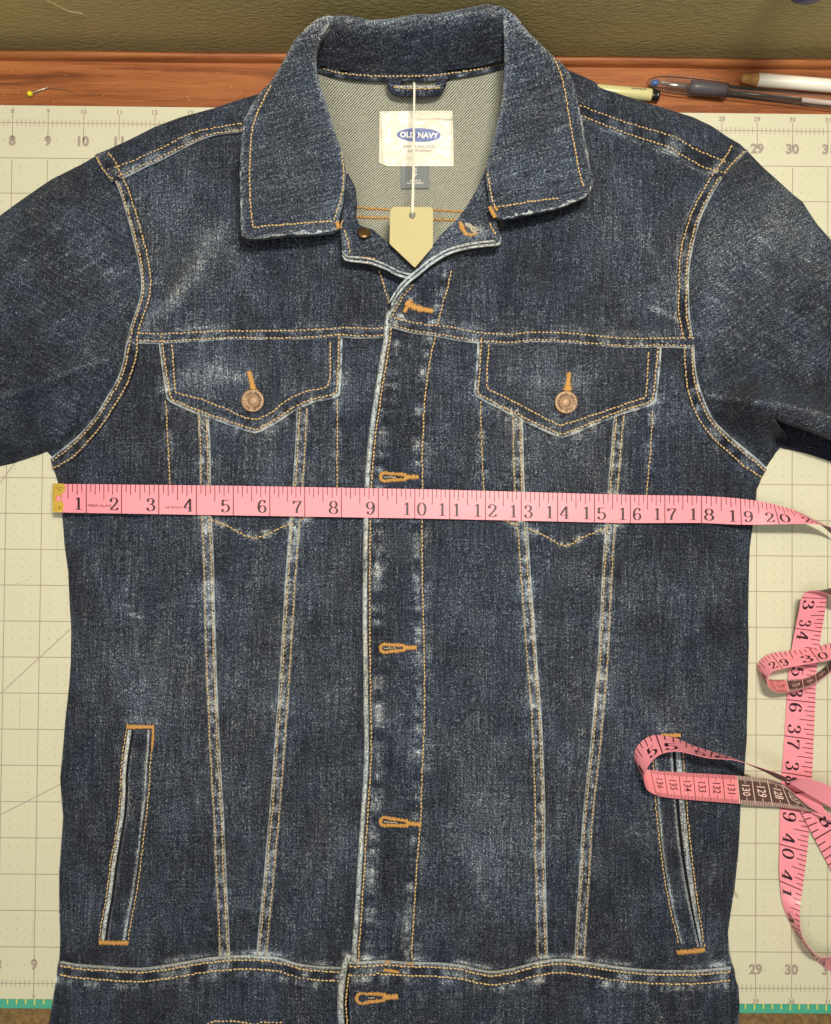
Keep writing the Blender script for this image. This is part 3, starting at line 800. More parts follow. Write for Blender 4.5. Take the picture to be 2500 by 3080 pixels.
FL_L = [(474, 1008), (485, 1090), (493, 1149), (501, 1198), (512, 1210), (581, 1242), (659, 1268), (737, 1296), (768, 1304), (790, 1296), (840, 1268), (893, 1232), (944, 1211), (1010, 1197), (1023, 1188), (1028, 1107), (1031, 1000)]
FI_L = [(517, 1035), (522, 1107), (527, 1180), (607, 1201), (685, 1232), (737, 1257), (773, 1263), (815, 1242), (866, 1201), (918, 1177), (986, 1164), (993, 1133), (994, 1026)]
FL_R = [(1438, 1012), (1432, 1107), (1425, 1183), (1435, 1196), (1507, 1234), (1585, 1273), (1663, 1309), (1691, 1318), (1725, 1307), (1792, 1278), (1870, 1247), (1958, 1221), (1974, 1206), (1982, 1149), (1992, 1030)]
FI_R = [(1471, 1036), (1466, 1107), (1465, 1169), (1533, 1201), (1611, 1242), (1684, 1281), (1741, 1263), (1818, 1237), (1896, 1211), (1943, 1195), (1948, 1118), (1951, 1056)]
PKT = [[(499, 1205), (506, 1340), (514, 1480)], [(1014, 1200), (1015, 1330), (1014, 1480)], [(1445, 1205), (1450, 1366), (1456, 1480)], [(1964, 1232), (1956, 1366), (1944, 1490)]]
PKV_L = [(560, 1530), (607, 1551), (685, 1584), (765, 1618), (841, 1589), (918, 1556), (960, 1540)]
PKV_R = [(1500, 1560), (1590, 1590), (1650, 1617), (1702, 1641), (1767, 1610), (1870, 1571), (1900, 1560)]

for p, sd in ((S1, -1), (S2, 1), (S3, -1), (S4, 1)): CREV.append((resample(offset(cr(p, 8), 22 * sd), 16), 8.0, -1.7)); CREV.append((resample(offset(cr(p, 8), -20 * sd), 16), 7.0, -.5))
for p, d_, w_, a_ in ((PL_edge[2:], 9, 10, -2.0), (FL_L[1:-1], None, 9, -1.6), (FL_R[1:-1], None, 9, -1.6), (PL_st, 0, 5.5, -.6), (YL_bot, 8, 8, -1.1), (YR_bot, 8, 8, -1.1), (SL_bot, 9, 10, -1.8), (SR_bot, 9, 10, -1.8),
                      (AL_out, 8, 9, -1.8), (AR_out, -8, 9, -1.8), (WT_L, -9, 12, -2.0), (WT_R, -9, 12, -2.0), (PKV_L, 0, 6, -.5), (PKV_R, 0, 6, -.5)):
    q_ = resample(np.array(p, float), 14)
    if d_ is None:
        q1_ = offset(q_, 7); q_ = q1_ if not inside(q1_[len(q1_) // 2:len(q1_) // 2 + 1], np.array(p, float))[0] else offset(q_, -7)
    elif d_: q_ = offset(q_, d_)
    CREV.append((q_, w_, a_))
for p in PKT: CREV.append((resample(np.array(p, float), 14), 5.5, -.5))
for p in (S1, S2, S3, S4): worn(p, 30, .30, 24, 3)
for p in (YL_top, YR_top): worn(offset(np.array(p), -6), 12, .26, 40, 5)
for p in (AL_in, AR_in): worn(offset(np.array(p), 0), 20, .13, 30, 6)
for p in PKT: worn(p, 15, .36, 22, 9)
for p in (PKV_L, PKV_R): worn(p, 12, .62, 20, 8)
worn(offset(np.array(PL_st), 16), 13, .55, 24, 12); worn(offset(np.array(PL_st), -14), 15, .28, 30, 13)
worn(offset(np.array(PL_edge), -44), 21, .62, 21, 14)
worn(FL_L[1:-1], 26, .36, 17, 15); worn(FL_R[1:-1], 26, .36, 17, 16)
worn(offset(np.array(WT_L), -10), 9, .55, 70, 17); worn(offset(np.array(WT_R), -10), 9, .55, 70, 18)
worn(offset(np.array(WT_L), 58), 12, .95, 22, 19); worn(offset(np.array(WT_R), 56), 12, .90, 22, 20)
worn([(655, 690), (600, 790), (520, 905), (450, 950)], 30, .22, 0, 2)
worn([(0, 1190), (110, 1158), (220, 1110), (320, 1082)], 6, .18, 0, 4)
worn([(2130, 1189), (2240, 1203), (2340, 1216), (2430, 1234), (2500, 1255)], 6, .28, 0, 4)
worn([(1960, 925), (2020, 950), (2085, 988)], 9, .35, 0, 4); worn([(1925, 700), (1970, 770), (1985, 830)], 9, .22, 0, 3)
worn([(560, 1120), (610, 1105), (660, 1112)], 22, .20, 0, 3); worn([(530, 1150), (620, 1140), (760, 1130)], 20, .2, 0, 3)
worn([(1540, 1130), (1640, 1150), (1760, 1150)], 24, .14, 0, 3)
worn([(380, 2165), (470, 2172)], 12, .25, 0, 1); worn([(1990, 2190), (2060, 2192)], 12, .25, 0, 1)
worn([(385, 1845), (435, 1858), (490, 1820)], 5, .35, 0, 1); worn([(620, 2790), (640, 2800)], 4, .5, 0, 1)
for k in range(46):       # thin bleached threads on the sleeves, along their grain
    if k % 2: x0, y0, dx, dy = rng.uniform(-20, 330), rng.uniform(560, 1000), 1, -.62
    else: x0, y0, dx, dy = rng.uniform(2120, 2480), rng.uniform(600, 1060), 1, .60
    l = rng.uniform(50, 170); worn([(x0, y0), (x0 + dx * l, y0 + dy * l)], 3.2, rng.uniform(.12, .26), 0, k)
for k in range(26):       # whiskers on the waistband
    x0, y0 = rng.uniform(1080, 2180), rng.uniform(2985, 3090); worn(cr([(x0, y0), (x0 + rng.uniform(-30, 40), y0 + 30), (x0 + rng.uniform(-60, 60), y0 + 70)], 10), 6, rng.uniform(.1, .3), 0, k)

# ------------------------------------------------------------------ jacket cloth
gbk = lambda u, v: np.full(len(u), 2.2 * MM)
tpr = lambda y: min(1, max(0, (y - 2100) / 200))
backp = [(x + 5 - 8 * tpr(y), y) for x, y in BODY_L if y > 2040] + [(x - 5 + 9 * tpr(y), y) for x, y in BODY_R[::-1] if y > 2040]
panel('back_panel', backp, gbk, M_DARK, JK, spacing=40, edge_r=5, edge_drop=.8, to=.0004, smooth_poly=False, edge_wear=.45, edge_w=5)
# inside of the back seen through the neck
zin = lambda u, v: (4.5 + 16 * np.clip((470 - v) / 260, 0, 1) ** 1.4 + .5 * noise(u, v, 80, 9)) * MM
nin = lambda u, v: np.zeros(len(u))
panel('back_lining', [(930, 205), (1100, 222), (1250, 226), (1400, 215), (1530, 192), (1535, 420), (1500, 700), (1370, 830), (1250, 862), (1120, 830), (1000, 700), (935, 420)], zin, M_IN, JK, spacing=14, skirt=2, smooth_poly=False, wfun=nin)
for pth in ([(1068, 624), (1160, 629), (1250, 632), (1330, 633), (1400, 637)], [(1068, 652), (1160, 656), (1250, 659), (1330, 661), (1395, 664)]):
    stitches(cr(pth, 5), zin, .5, JK, M_TACK, pitch=11, ln=13, r=3.4, slant=.28)

# shoulders (back yoke folded over the front), chest yokes, fronts
shl = SH_L[1:10] + [(318, 520)] + SL_bot[1:] + [(860, 330)]
panel('shoulder_panel', [(860, 240)] + SH_L[1:10] + [(320, 505), (345, 535)] + SL_bot[1:] + [(860, 380)], H, M_D, JK, edge_r=9, edge_drop=1.4, to=.0006, dense=True, smooth_poly=False)
panel('shoulder_panel', [(1690, 200)] + SH_R[1:12] + [(2205, 505), (2175, 525)] + SR_bot[::-1][1:] + [(1660, 320)], H, M_D, JK, edge_r=9, edge_drop=1.4, to=.0006, dense=True, smooth_poly=False)
panel('chest_yoke', [(345, 540)] + SL_bot[1:] + [(870, 390), (930, 450), (1000, 600), (1045, 740), (1140, 800), (1240, 842), (1300, 900), (1300, 1000)] + YL_bot[::-1] + [(395, 990)] + AL_in[:10][::-1], Ho(-.8), M_D, JK, dense=True, smooth_poly=False)
zR = Ho(1.0)
panel('chest_yoke', [(1249, 836)] + PL_edge[1:7] + YR_bot[1:] + [(2050, 990)] + AR_in[:10][::-1] + [(2178, 531)] + SR_bot[::-1][1:] + [(1640, 380), (1560, 560), (1500, 700), (1460, 745), (1400, 760), (1337, 785), (1291, 812)], zR, M_D, JK, dense=True, smooth_poly=False, edge_r=7, edge_drop=1.3, edge_wear=.35)
fl = [(x + 4, y) for x, y in BODY_L if y < 2890]
panel('front_panel', fl[1:] + [(300, 2925), (500, 2925), (760, 2900), (900, 2920), (1050, 2925), (1150, 2925), (1160, 2500), (1165, 1900), (1165, 1400), (1210, 1010)] + YL_bot[::-1][1:] + AL_in[::-1][:9][::-1][0:9], Ho(-.9), M_D, JK, dense=True, smooth_poly=False, edge_r=9, edge_drop=1.6, to=.0012)
fr = [(x - 4, y) for x, y in BODY_R if y < 2890]
panel('front_panel', PL_edge[6:] + [(1060, 2912), (1200, 2912), (1480, 2935), (1680, 2905), (1950, 2935), (2190, 2925)] + fr[::-1][:-1] + AR_in[::-1][:8] + YR_bot[::-1][:-2], Ho(.8), M_D, JK, dense=True, smooth_poly=False, edge_r=7, edge_drop=1.3, skirt=3.0, edge_wear=0)

# sleeves
def Hs(u, v):
    pts = np.stack([u, v], 1)
    d = np.minimum(segdist(pts, AL_out), segdist(pts, AR_out))
    return np.maximum(H(u, v) - (2.4 * np.exp(-d / 16)) * MM, .0007)
panel('sleeve', SH_L[9:] + SB_L[:-1] + AL_out[::-1][0:0] + [(156, 1378)] + [(x + 8, y + 4) for x, y in AL_out[::-1][1:]] + [(322, 505)], Hs, M_SL, JK, dense=True, smooth_poly=False, edge_r=12, edge_drop=1.8, to=.0005)
sr = [(2250, 455)] + SH_R[12:] + [(2920, 1500), (2590, 1350), (2500, 1319), (2440, 1294), (2377, 1273), (2327, 1254), (2352, 1290), (2368, 1308), (2356, 1340), (2336, 1362), (2308, 1408), (2298, 1404)] + [(x - 8, y + 4) for x, y in AR_out[::-1][1:]] + [(2200, 500)]
panel('sleeve', sr, Hs, M_SR, JK, dense=True, smooth_poly=False, edge_r=10, edge_drop=2.2, skirt=5)
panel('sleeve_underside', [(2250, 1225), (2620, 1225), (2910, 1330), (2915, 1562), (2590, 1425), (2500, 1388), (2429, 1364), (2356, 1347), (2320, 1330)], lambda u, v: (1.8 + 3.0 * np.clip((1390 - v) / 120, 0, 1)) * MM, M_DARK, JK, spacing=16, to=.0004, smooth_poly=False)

# seam strips
ribbon('armhole_seam', AL_out, AL_in, H, M_D, JK, th=1.7, wA=1.05, wpuck=.25, seed=2, dip=(.28, .85))
ribbon('armhole_seam', AR_out, AR_in, H, M_D, JK, th=1.7, wA=1.15, wpuck=.32, seed=3, dip=(.28, .85))
ribbon('shoulder_seam', SL_bot, SL_top, H, M_D, JK, th=2.0, wA=1.1, wpuck=.2, seed=4, wmid=.15)
ribbon('shoulder_seam', SR_bot, SR_top, H, M_D, JK, th=2.0, wA=.8, wpuck=.30, seed=5, wmid=.1)
ribbon('yoke_seam', YL_bot, YL_top, Ho(-.6), M_D, JK, th=1.9, wA=1.0, wpuck=.20, per=15, seed=6, wear=.08)
ribbon('yoke_seam', YR_bot, YR_top, Ho(1.1), M_D, JK, th=1.8, wA=1.0, wpuck=.22, per=15, seed=7, wear=.08)
ribbon('shoulder_cuff', [(334, 548), (310, 512), (284, 466)], [(374, 536), (352, 488), (322, 450)], H, M_D, JK, th=2.1, wA=.6, wpuck=.25, seed=8)
ribbon('shoulder_cuff', [(2180, 533), (2210, 495), (2251, 453)], [(2142, 524), (2168, 492), (2205, 425)], H, M_D, JK, th=2.1, wA=.6, wpuck=.25, seed=9)


def fseam(c, zf, pale, seed):
    c = cr(c, 8); a = offset(c, 17.5 * pale); b = offset(c, -17.5 * pale)
    a = np.array(a); b = np.array(b)
    ribbon('front_seam', a, b, zf, M_D, JK, th=1.8, wA=.85, wB=.36, wpuck=.24, per=11, seed=seed, dip=(.24, .84), wear=.20, puck=.5)
    z = lambda u, v: zf(u, v)
    stitches(offset(c, 8.5 * pale), z, 1.5, JK, M_THR, r=1.9); stitches(offset(c, -12.5 * pale), z, 1.4, JK, M_THR, r=1.9)


zL = Ho(-.7); zRr = Ho(.95)
# offset() positive = towards image left of travel when going down is -x ... choose the side of the pale fold
fseam(S1, zL, -1, 11); fseam(S2, zL, 1, 12); fseam(S3, zRr, -1, 13); fseam(S4, zRr, 1, 14)

# stitching on the armholes, shoulders, yokes
for A, B, zf, o in ((AL_out, AL_in, H, 1.35), (AR_out, AR_in, H, 1.35), (SL_bot, SL_top, H, 1.5), (SR_bot, SR_top, H, 1.5), (YL_bot, YL_top, Ho(-.6), 1.45), (YR_bot, YR_top, Ho(1.1), 1.3)):
    n = 200; a = at(cr(A, 4), n); b = at(cr(B, 4), n)
    stitches(a * .74 + b * .26, zf, o, JK, M_THR); stitches(a * .14 + b * .86, zf, o, JK, M_THR)
for A, B in (([(332, 536), (308, 505), (290, 470)], [(366, 528), (346, 486), (324, 456)]), ([(2178, 522), (2206, 488), (2240, 455)], [(2148, 520), (2172, 488), (2204, 436)])):
    stitches(cr(A, 5), H, 2.0, JK); stitches(cr(B, 5), H, 2.0, JK)

# placket edge: thick pale fold, its stitching, the inner stitch line
ple = np.array(PL_edge[1:]); pc = cr(ple, 6)
wplk = np.interp(np.linspace(0, 1, len(pc)), [0, .2, .45, .8, 1], [17, 17, 15, 15, 17])
plb = pc + np.stack([wplk, wplk * 0], 1)
ribbon('placket_edge', pc, plb, Ho(1.2), M_D, JK, th=1.9, nc=9, roll=.4, wear=.66, wpuck=.18, per=9, seed=15, dip=(), under=3.5, puck=.15)
stitches(pc + np.array([22, 0]), Ho(.95), .55, JK, M_THR)
stitches(cr(PL_st, 5), Ho(.95), .38, JK, M_THR)
for p0, p1, w0, w1, zf in (((1140, 1435), (1258, 1435), 36, 16, zRr), ((1140, 1951), (1252, 1948), 36, 16, zRr), ((1140, 2470), (1266, 2481), 36, 16, zRr)):
    buttonhole(p0, p1, w0, w1, zf, .3, JK)
bh = tack(cr([(1222, 910), (1250, 925), (1302, 936)], 3), np.array([26, 20, 13]), zR, .5, JK, name='buttonhole', pitch=3, r=2.0)
tack(cr([(1236, 903), (1222, 928), (1216, 938)], 3), 12, zR, .8, bh, name='bar_tack', pitch=3)

# pockets: flaps, bag stitching
for pk in PKT: stitches(cr(pk, 5), Ho(.95) if pk[0][0] > 1200 else zL, .35, JK, M_THR, r=1.9)
stitches(cr(PKV_L, 5), zL, .75, JK, M_THR); stitches(cr(PKV_R, 5), zRr, .75, JK, M_THR)


def shrink(poly, d):
    p = resample(np.asarray(poly, float), 6); return offset(p, d)


def ringtext(mb, s, c, r, h, zt, start, step):
    for i, ch in enumerate(s):
        if ch == ' ': continue
        a = start - i * step
        put_text(mb, ch, (c[0] + r * math.cos(a), c[1] + r * math.sin(a)), h if ch != '*' else h * .5, zt, .03, a - math.pi / 2, res=1)


def flap(outl, inner, zoff, btn, hole, seed, name='pocket_flap'):
    zf = Ho(zoff)
    o = np.array(outl, float)
    def zfl(u, v):
        base = zf(u, v)
        return base + (1.5 + .7 * np.clip((v - 1050) / 200, 0, 1)) * MM
    f = panel(name, outl, zfl, M_D, JK, spacing=7, smooth_poly=False, edge_r=6, edge_drop=1.0, skirt=2.4, edge_wear=.85, edge_w=6.5, wear=.01)
    sgn = 1 if np.cross(o[1] - o[0], o[2] - o[1]) < 9e9 else -1
    p = resample(o, 5); q = offset(p, -11.5)
    if not inside(q[len(q) // 2:len(q) // 2 + 1], o)[0]: q = offset(p, 11.5)
    stitches(q, zfl, .12, f, M_THR); stitches(resample(np.array(inner), 5), zfl, .15, f, M_THR)
    tack(cr(hole, 3), np.array([15, 17, 28]), zfl, .35, f, pitch=2.6, r=1.9, name='buttonhole')
    c = P1(btn[0], btn[1], float(zfl(np.array([btn[0]]), np.array([btn[1]]))[0]) + .0006)
    mb = MB(); R = .0080
    mb.lathe([(R * .90, 0), (R * .99, .0004), (R, .0013), (R * .98, .0020), (R * .93, .0023), (R * .80, .00215), (R * .56, .0020), (R * .50, .00145), (R * .45, .00145), (R * .40, .0019), (R * .2, .0023), (.0001, .0024)], c, 40, (.02, -.03, 1))
    b = mb.build('button', M_BRASS, f)
    mb = MB(); ringtext(mb, 'OLD NAVY*OLD NAVY*', c, R * .72, R * .24, c[2] + .0024, math.pi * .80 if seed == 1 else math.pi * .72, 2 * math.pi / 18)
    mb.build('embossed_letters', M_ENGR, b, smooth=False)
    mb = MB(); mb.lathe([(R * .475, .00150), (R * .455, .0016)], c, 30)
    return f


flap(FL_L, FI_L, -.8, (761, 1206), [(748, 1118), (755, 1140), (764, 1182)], 1)
flap(FL_R, FI_R, .9, (1702, 1211), [(1712, 1122), (1710, 1145), (1707, 1178)], 2)

# welt pockets
LWL = [(384, 2196), (378, 2240), (373, 2271), (366, 2335), (366, 2379), (361, 2449), (349, 2525), (335, 2607), (324, 2695), (312, 2762), (303, 2828)]
LWR = [(450, 2196), (448, 2250), (443, 2303), (437, 2404), (425, 2506), (414, 2600), (402, 2683), (389, 2756), (377, 2828)]
n = 60; a = at(cr(LWL, 4), n); b = at(cr(LWR, 4), n)
ribbon('welt_edge', a - [0, 0], a + [12, 0], zL, M_D, JK, th=.9, nc=6, roll=.4, wear=.75, seed=21, dip=(), per=14, wpuck=.15)
zslot = lambda u, v: H(u, v) - .0010
ribbon('pocket_slot', a + [11, 0], a + [21, 0], Ho(-.75), M_DARK, JK, th=.12, nc=4, roll=.3, wear=-.55, seed=22, dip=(), puck=0, under=.3)
welt = ribbon('pocket_welt', a + [19, 0], b, zL, M_D, JK, th=1.1, nc=14, roll=.1, wear=-.04, wA=.35, wB=.8, seed=22, dip=(), per=40, wpuck=.1)
stitches(a - [4, 0], zL, .30, welt, M_THR, r=1.8); stitches(b + [9, 0], zL, .30, welt, M_THR, r=1.9)
tack([(382, 2187), (462, 2187)], 15, zL, .8, welt); tack([(460, 2190), (460, 2220), (457, 2252)], np.array([9, 9, 7]), zL, .8, welt)
tack([(299, 2835), (342, 2837), (385, 2837)], 16, zL, .8, welt)
RWL = [(1964, 2240), (1971, 2296), (1977, 2393), (1985, 2487), (1996, 2580), (2009, 2666), (2026, 2749), (2048, 2838)]
RWS = [(2022, 2225), (2027, 2330), (2036, 2449), (2048, 2561), (2063, 2655), (2081, 2749), (2104, 2848)]
RWR = [(2046, 2225), (2054, 2330), (2063, 2449), (2073, 2543), (2086, 2655), (2099, 2749), (2115, 2848)]
a = at(cr(RWL, 4), n); s_ = at(cr(RWS, 4), n); b = at(cr(RWR, 4), n)
welt = ribbon('pocket_welt', a, s_, zRr, M_D, JK, th=1.0, nc=14, roll=.1, wear=-.04, wA=.7, wB=.7, seed=23, dip=(), per=40, wpuck=.1)
ribbon('pocket_slot', s_, s_ * .6 + b * .4, Ho(.9), M_DARK, JK, th=.12, nc=4, roll=.3, wear=-.55, seed=24, dip=(), puck=0, under=.3)
ribbon('welt_edge', s_ * .65 + b * .35, b, zRr, M_D, JK, th=.9, nc=6, roll=.4, wear=.6, seed=25, dip=(), per=14, wpuck=.15)
stitches(a - [6, 0], zRr, .30, welt, M_THR, r=1.9); stitches(b + [5, 0], zRr, .30, welt, M_THR, r=1.9)
tack([(2038, 2866), (2078, 2863), (2120, 2858)], 17, zRr, .8, welt); tack([(1990, 2213), (2046, 2212)], 14, zRr, .8, welt)

# waistband
def wband(name, top, bottom, zf, seed, extra=0, left=None):
    n = 160
    t = at(cr(top, 4), n); bt = t.copy(); bt[:, 1] = bottom
    o = ribbon(name, t, bt, zf, M_D, JK, th=1.9, nc=30, roll=.035, wear=-.02, wA=.0, wpuck=.06, per=46, seed=seed, dip=(.085, .23), dipd=.18, puck=.8, under=1.5,
               fw=lambda S, T: 1.15 * np.exp(-(T / .034) ** 2) + (.34 * np.exp(-((T - .13) / .06) ** 2)) * np.clip(.2 + 1.3 * noise(S, S * 0, 24, seed), -.6, 1.5))
    stitches(t + [0, 15], zf, 1.75, o, M_THR2); stitches(t + [0, 42], zf, 1.75, o, M_THR2)
    return o


wband('waistband', WT_L, 3130, Ho(-.4), 31)
wb = wband('waistband', [(1050, 2893)] + WT_R[2:], 3130, Ho(1.6), 32)
wpe = cr(WP_edge, 5)
ribbon('placket_edge', wpe, wpe + [20, 2], Ho(2.0), M_D, JK, th=2.2, nc=9, roll=.4, wear=.62, seed=33, dip=(), under=4, per=12, wpuck=.12)
stitches(wpe[12:] + [27, 0], Ho(1.6), 2.2, wb, M_THR)
buttonhole((1068, 3004), (1196, 2999), 44, 20, Ho(1.6), 1.9, wb)
tack([(1156, 2918), (1172, 2920), (1200, 2925)], np.array([10, 12, 8]), Ho(1.6), 2.0, wb); tack([(1160, 2893), (1172, 2894)], 8, Ho(1.6), 2.0, wb); tack([(1225, 2898), (1242, 2899)], 6, Ho(1.6), 2.0, wb)
stitches(cr([(610, 3088), (640, 3074), (720, 3073), (770, 3084)], 5), Ho(-.4), 2.0, wb, M_THR2); stitches(cr([(770, 3084), (790, 3074), (850, 3076)], 5), Ho(-.4), 2.0, wb, M_THR2)

# ------------------------------------------------------------------ collar
def zcol(u, v):
    z = np.interp(v, [0, 40, 100, 170, 250, 350, 480, 600, 730], [60, 58, 55, 50, 45.5, 41.5, 39, 37, 35])
    return (z + .6 * noise(u, v, 90, 41) + .25 * noise(u, v, 35, 42)) * MM
def zstand(u, v):
    t = np.clip((v - 45) / 175, 0, 1)
    z = 59 - 36 * t ** 1.15
    return (z + 1.0 * noise(u, v, 110, 43) + .35 * noise(u, v, 40, 44)) * MM
wcol = lambda u, v: .07 * noise(u, v, 80, 51) + .16 * np.exp(-((v - 50) / 60) ** 2) + .05
wstand = lambda u, v: .06 * noise(u, v, 80, 52) + .30 * np.exp(-((v - np.interp(u, [960, 1100, 1300, 1470], [60, 60, 48, 20])) / 34) ** 2) - .04 + .18 * np.exp(-((v - 208) / 14) ** 2) * noise(u, v, 30, 53)
panel('collar_stand', [(950, 175), (955, 110), (965, 75), (990, 50), (1010, 46), (1050, 46), (1115, 60), (1184, 55), (1253, 41), (1300, 43), (1345, 35), (1371, 30), (1424, 19), (1467, 12), (1499, 17), (1525, 40), (1526, 190),
                       (1442, 212), (1371, 222), (1300, 231), (1230, 231), (1115, 232), (1023, 223), (949, 204)], zstand, M_COL, JK, smooth_poly=False, edge_r=22, edge_drop=6, skirt=22, wfun=wstand)
n = 70
nb0 = cr([(949, 203), (1023, 222), (1115, 231), (1230, 231), (1300, 230), (1371, 221), (1442, 211), (1520, 193)], 4)
ribbon('neck_binding', nb0 + [0, 14], nb0 - [0, 6], lambda u, v: zstand(u, v) * 0 + .0215 - 0 * u, M_D, JK, th=1.6, nc=7, roll=.35, wA=.25, wpuck=.3, seed=44, dip=(.75,), under=3)
stitches(nb0 - [0, 3], lambda u, v: np.full(len(u), .0232), .2, JK, M_THR2, pitch=11, ln=8.5)
LL = [(725, 710), (722, 640), (721, 580), (721, 507), (725, 415), (735, 359), (760, 309), (788, 272), (815, 245), (852, 184), (884, 124), (921, 83), (955, 56), (985, 45), (1006, 50), (990, 80), (966, 115), (953, 155), (951, 195), (963, 258), (986, 323), (1013, 415), (1034, 465), (1041, 530), (1037, 576), (1032, 613), (1020, 655), (1018, 687), (1000, 697), (953, 703), (890, 706), (838, 710), (790, 716), (757, 718), (733, 716)]
LR = [(1480, 20), (1499, 16), (1527, 28), (1556, 53), (1591, 99), (1630, 135), (1659, 163), (1687, 188), (1708, 210), (1726, 249), (1740, 305), (1751, 355), (1762, 419), (1772, 480), (1783, 533), (1785, 558), (1776, 583), (1744, 600), (1691, 622), (1620, 639), (1566, 650), (1513, 659), (1494, 654), (1478, 636), (1469, 586), (1462, 533), (1463, 497), (1474, 455), (1492, 391), (1510, 309), (1517, 231), (1518, 178), (1517, 117), (1515, 70), (1505, 40)]
cl = panel('collar_leaf', LL, zcol, M_COL, JK, spacing=8, smooth_poly=False, edge_r=9.0, edge_drop=2.0, skirt=4, edge_wear=.30, edge_w=10, wfun=wcol)
cr_ = panel('collar_leaf', LR, zcol, M_COL, JK, spacing=8, smooth_poly=False, edge_r=9.0, edge_drop=2.0, skirt=4, edge_wear=.28, edge_w=10, wfun=wcol)
# worn, roped fold along the free edges of the collar
def rope(path, wd, zf, parent, seed, wear=.50):
    p = cr(path, 5); q = offset(p, wd)
    ribbon('collar_edge', p, q, zf, M_D, parent, th=1.2, nc=7, roll=.35, wear=wear, wpuck=.45, per=11, seed=seed, dip=(), under=2.0, puck=.3)
zce = lambda u, v: zcol(u, v) - .0014
rope([(1018, 690), (953, 704), (890, 707), (838, 711), (790, 717), (757, 719), (735, 716), (724, 704)], -0 + 20, zce, cl, 61)
rope([(724, 706), (722, 640), (721, 580), (721, 507), (725, 415), (736, 359)], 9, zce, cl, 62, .25)
rope([(1785, 556), (1776, 583), (1744, 601), (1691, 623), (1620, 640), (1566, 651), (1513, 660), (1492, 652)], 20, zce, cr_, 63, .48)
rope([(1740, 305), (1751, 355), (1762, 419), (1772, 480), (1783, 533), (1785, 560)], 9, zce, cr_, 64, .35)
stitches(cr([(815, 256), (793, 300), (770, 350), (757, 400), (753, 470), (751, 540), (753, 610), (760, 683)], 5), zcol, .25, cl, M_THR, pitch=11)
stitches(cr([(760, 684), (820, 678), (900, 672), (1000, 665)], 5), zcol, .25, cl, M_THR, pitch=11)
stitches(cr([(1027, 455), (1034, 520), (1030, 580), (1015, 630), (1003, 664)], 5), zcol, -.2, cl, M_THR, pitch=11)
stitches(cr([(1666, 172), (1690, 230), (1704, 300), (1717, 380), (1732, 460), (1746, 530), (1756, 562)], 5), zcol, .25, cr_, M_THR, pitch=11)
stitches(cr([(1498, 622), (1560, 613), (1620, 603), (1680, 596)], 5), zcol, .25, cr_, M_THR, pitch=11)
stitches(cr([(1467, 520), (1473, 560), (1482, 600), (1488, 622)], 5), zcol, -.1, cr_, M_THR, pitch=11)
tack(cr([(1474, 622), (1482, 640), (1490, 652)], 3), 14, zcol, .5, cr_); tack(cr([(1488, 622), (1496, 632)], 3), 10, zcol, .6, cr_)
tack(cr([(1014, 668), (1018, 686)], 3), 14, zcol, .3, cl)

# front neck bands (the open corners of the fronts)
zbl = lambda u, v: (24 + 3 * np.exp(-((u - 1030) / 60) ** 2) + .6 * noise(u, v, 50, 71) + 1.2 * np.exp(-(((u - 1150) / 40) ** 2 + ((v - 762) / 14) ** 2))) * MM
BL = [(1046, 520), (1069, 562), (1073, 599), (1069, 645), (1082, 677), (1124, 691), (1170, 733), (1207, 765), (1244, 806), (1256, 830), (1235, 838), (1198, 829), (1161, 811), (1115, 793), (1041, 783), (1032, 779), (1027, 719), (1022, 687), (1030, 640), (1035, 580), (1038, 530)]
wbl = lambda u, v: .08 * noise(u, v, 40, 72) + .30 * np.exp(-(((u - 1040) / 16) ** 2 + ((v - 745) / 40) ** 2)) + .12 * np.exp(-(((u - 1200) / 40) ** 2 + ((v - 800) / 30) ** 2))
nbl = panel('neck_band', BL, zbl, M_COL, JK, spacing=7, smooth_poly=False, edge_r=7, edge_drop=1.6, skirt=7, wfun=wbl)
zbr = lambda u, v: (25 + 5 * np.exp(-((u - 1490) / 70) ** 2) + .7 * noise(u, v, 50, 73)) * MM
BR = [(1244, 838), (1252, 804), (1291, 749), (1337, 694), (1379, 655), (1406, 618), (1435, 568), (1456, 522), (1465, 495), (1474, 580), (1482, 639), (1494, 668), (1504, 700), (1509, 718), (1503, 736), (1460, 740), (1406, 748), (1353, 763), (1300, 795), (1262, 826)]
wbr = lambda u, v: .10 * noise(u, v, 36, 74) + .35 * np.exp(-(((u - 1440) / 40) ** 2 + ((v - 700) / 22) ** 2)) + .18 * np.exp(-(((u - 1310) / 30) ** 2 + ((v - 770) / 26) ** 2)) + .06
nbr = panel('neck_band', BR, zbr, M_COL, JK, spacing=7, smooth_poly=False, edge_r=7, edge_drop=1.6, skirt=7, wfun=wbr)
e1 = cr([(1029, 770), (1041, 785), (1080, 790), (1115, 795), (1161, 812), (1198, 831), (1238, 842)], 4)
ribbon('band_edge', e1 + [0, 1], e1 - [0, 9], lambda u, v: zbl(u, v) - .0012, M_D, nbl, th=1.5, nc=6, roll=.4, wear=.70, seed=75, dip=(), under=5, per=9, wpuck=.2)
ribbon('band_edge', e1 - [0, 12], e1 - [0, 19], lambda u, v: zbl(u, v) - .0002, M_D, nbl, th=.9, nc=5, roll=.4, wear=.70, seed=76, dip=(), under=2, per=9, wpuck=.2)
e2 = cr([(1508, 716), (1504, 737), (1460, 743), (1406, 751), (1353, 766), (1300, 797), (1262, 828), (1228, 856), (1200, 888), (1180, 922)], 4)
ribbon('band_edge', e2, e2 + np.array([-4, -9]), lambda u, v: zbr(u, v) - .0008, M_D, nbr, th=1.8, nc=6, roll=.4, wear=.70, seed=77, dip=(), under=6, per=9, wpuck=.2)
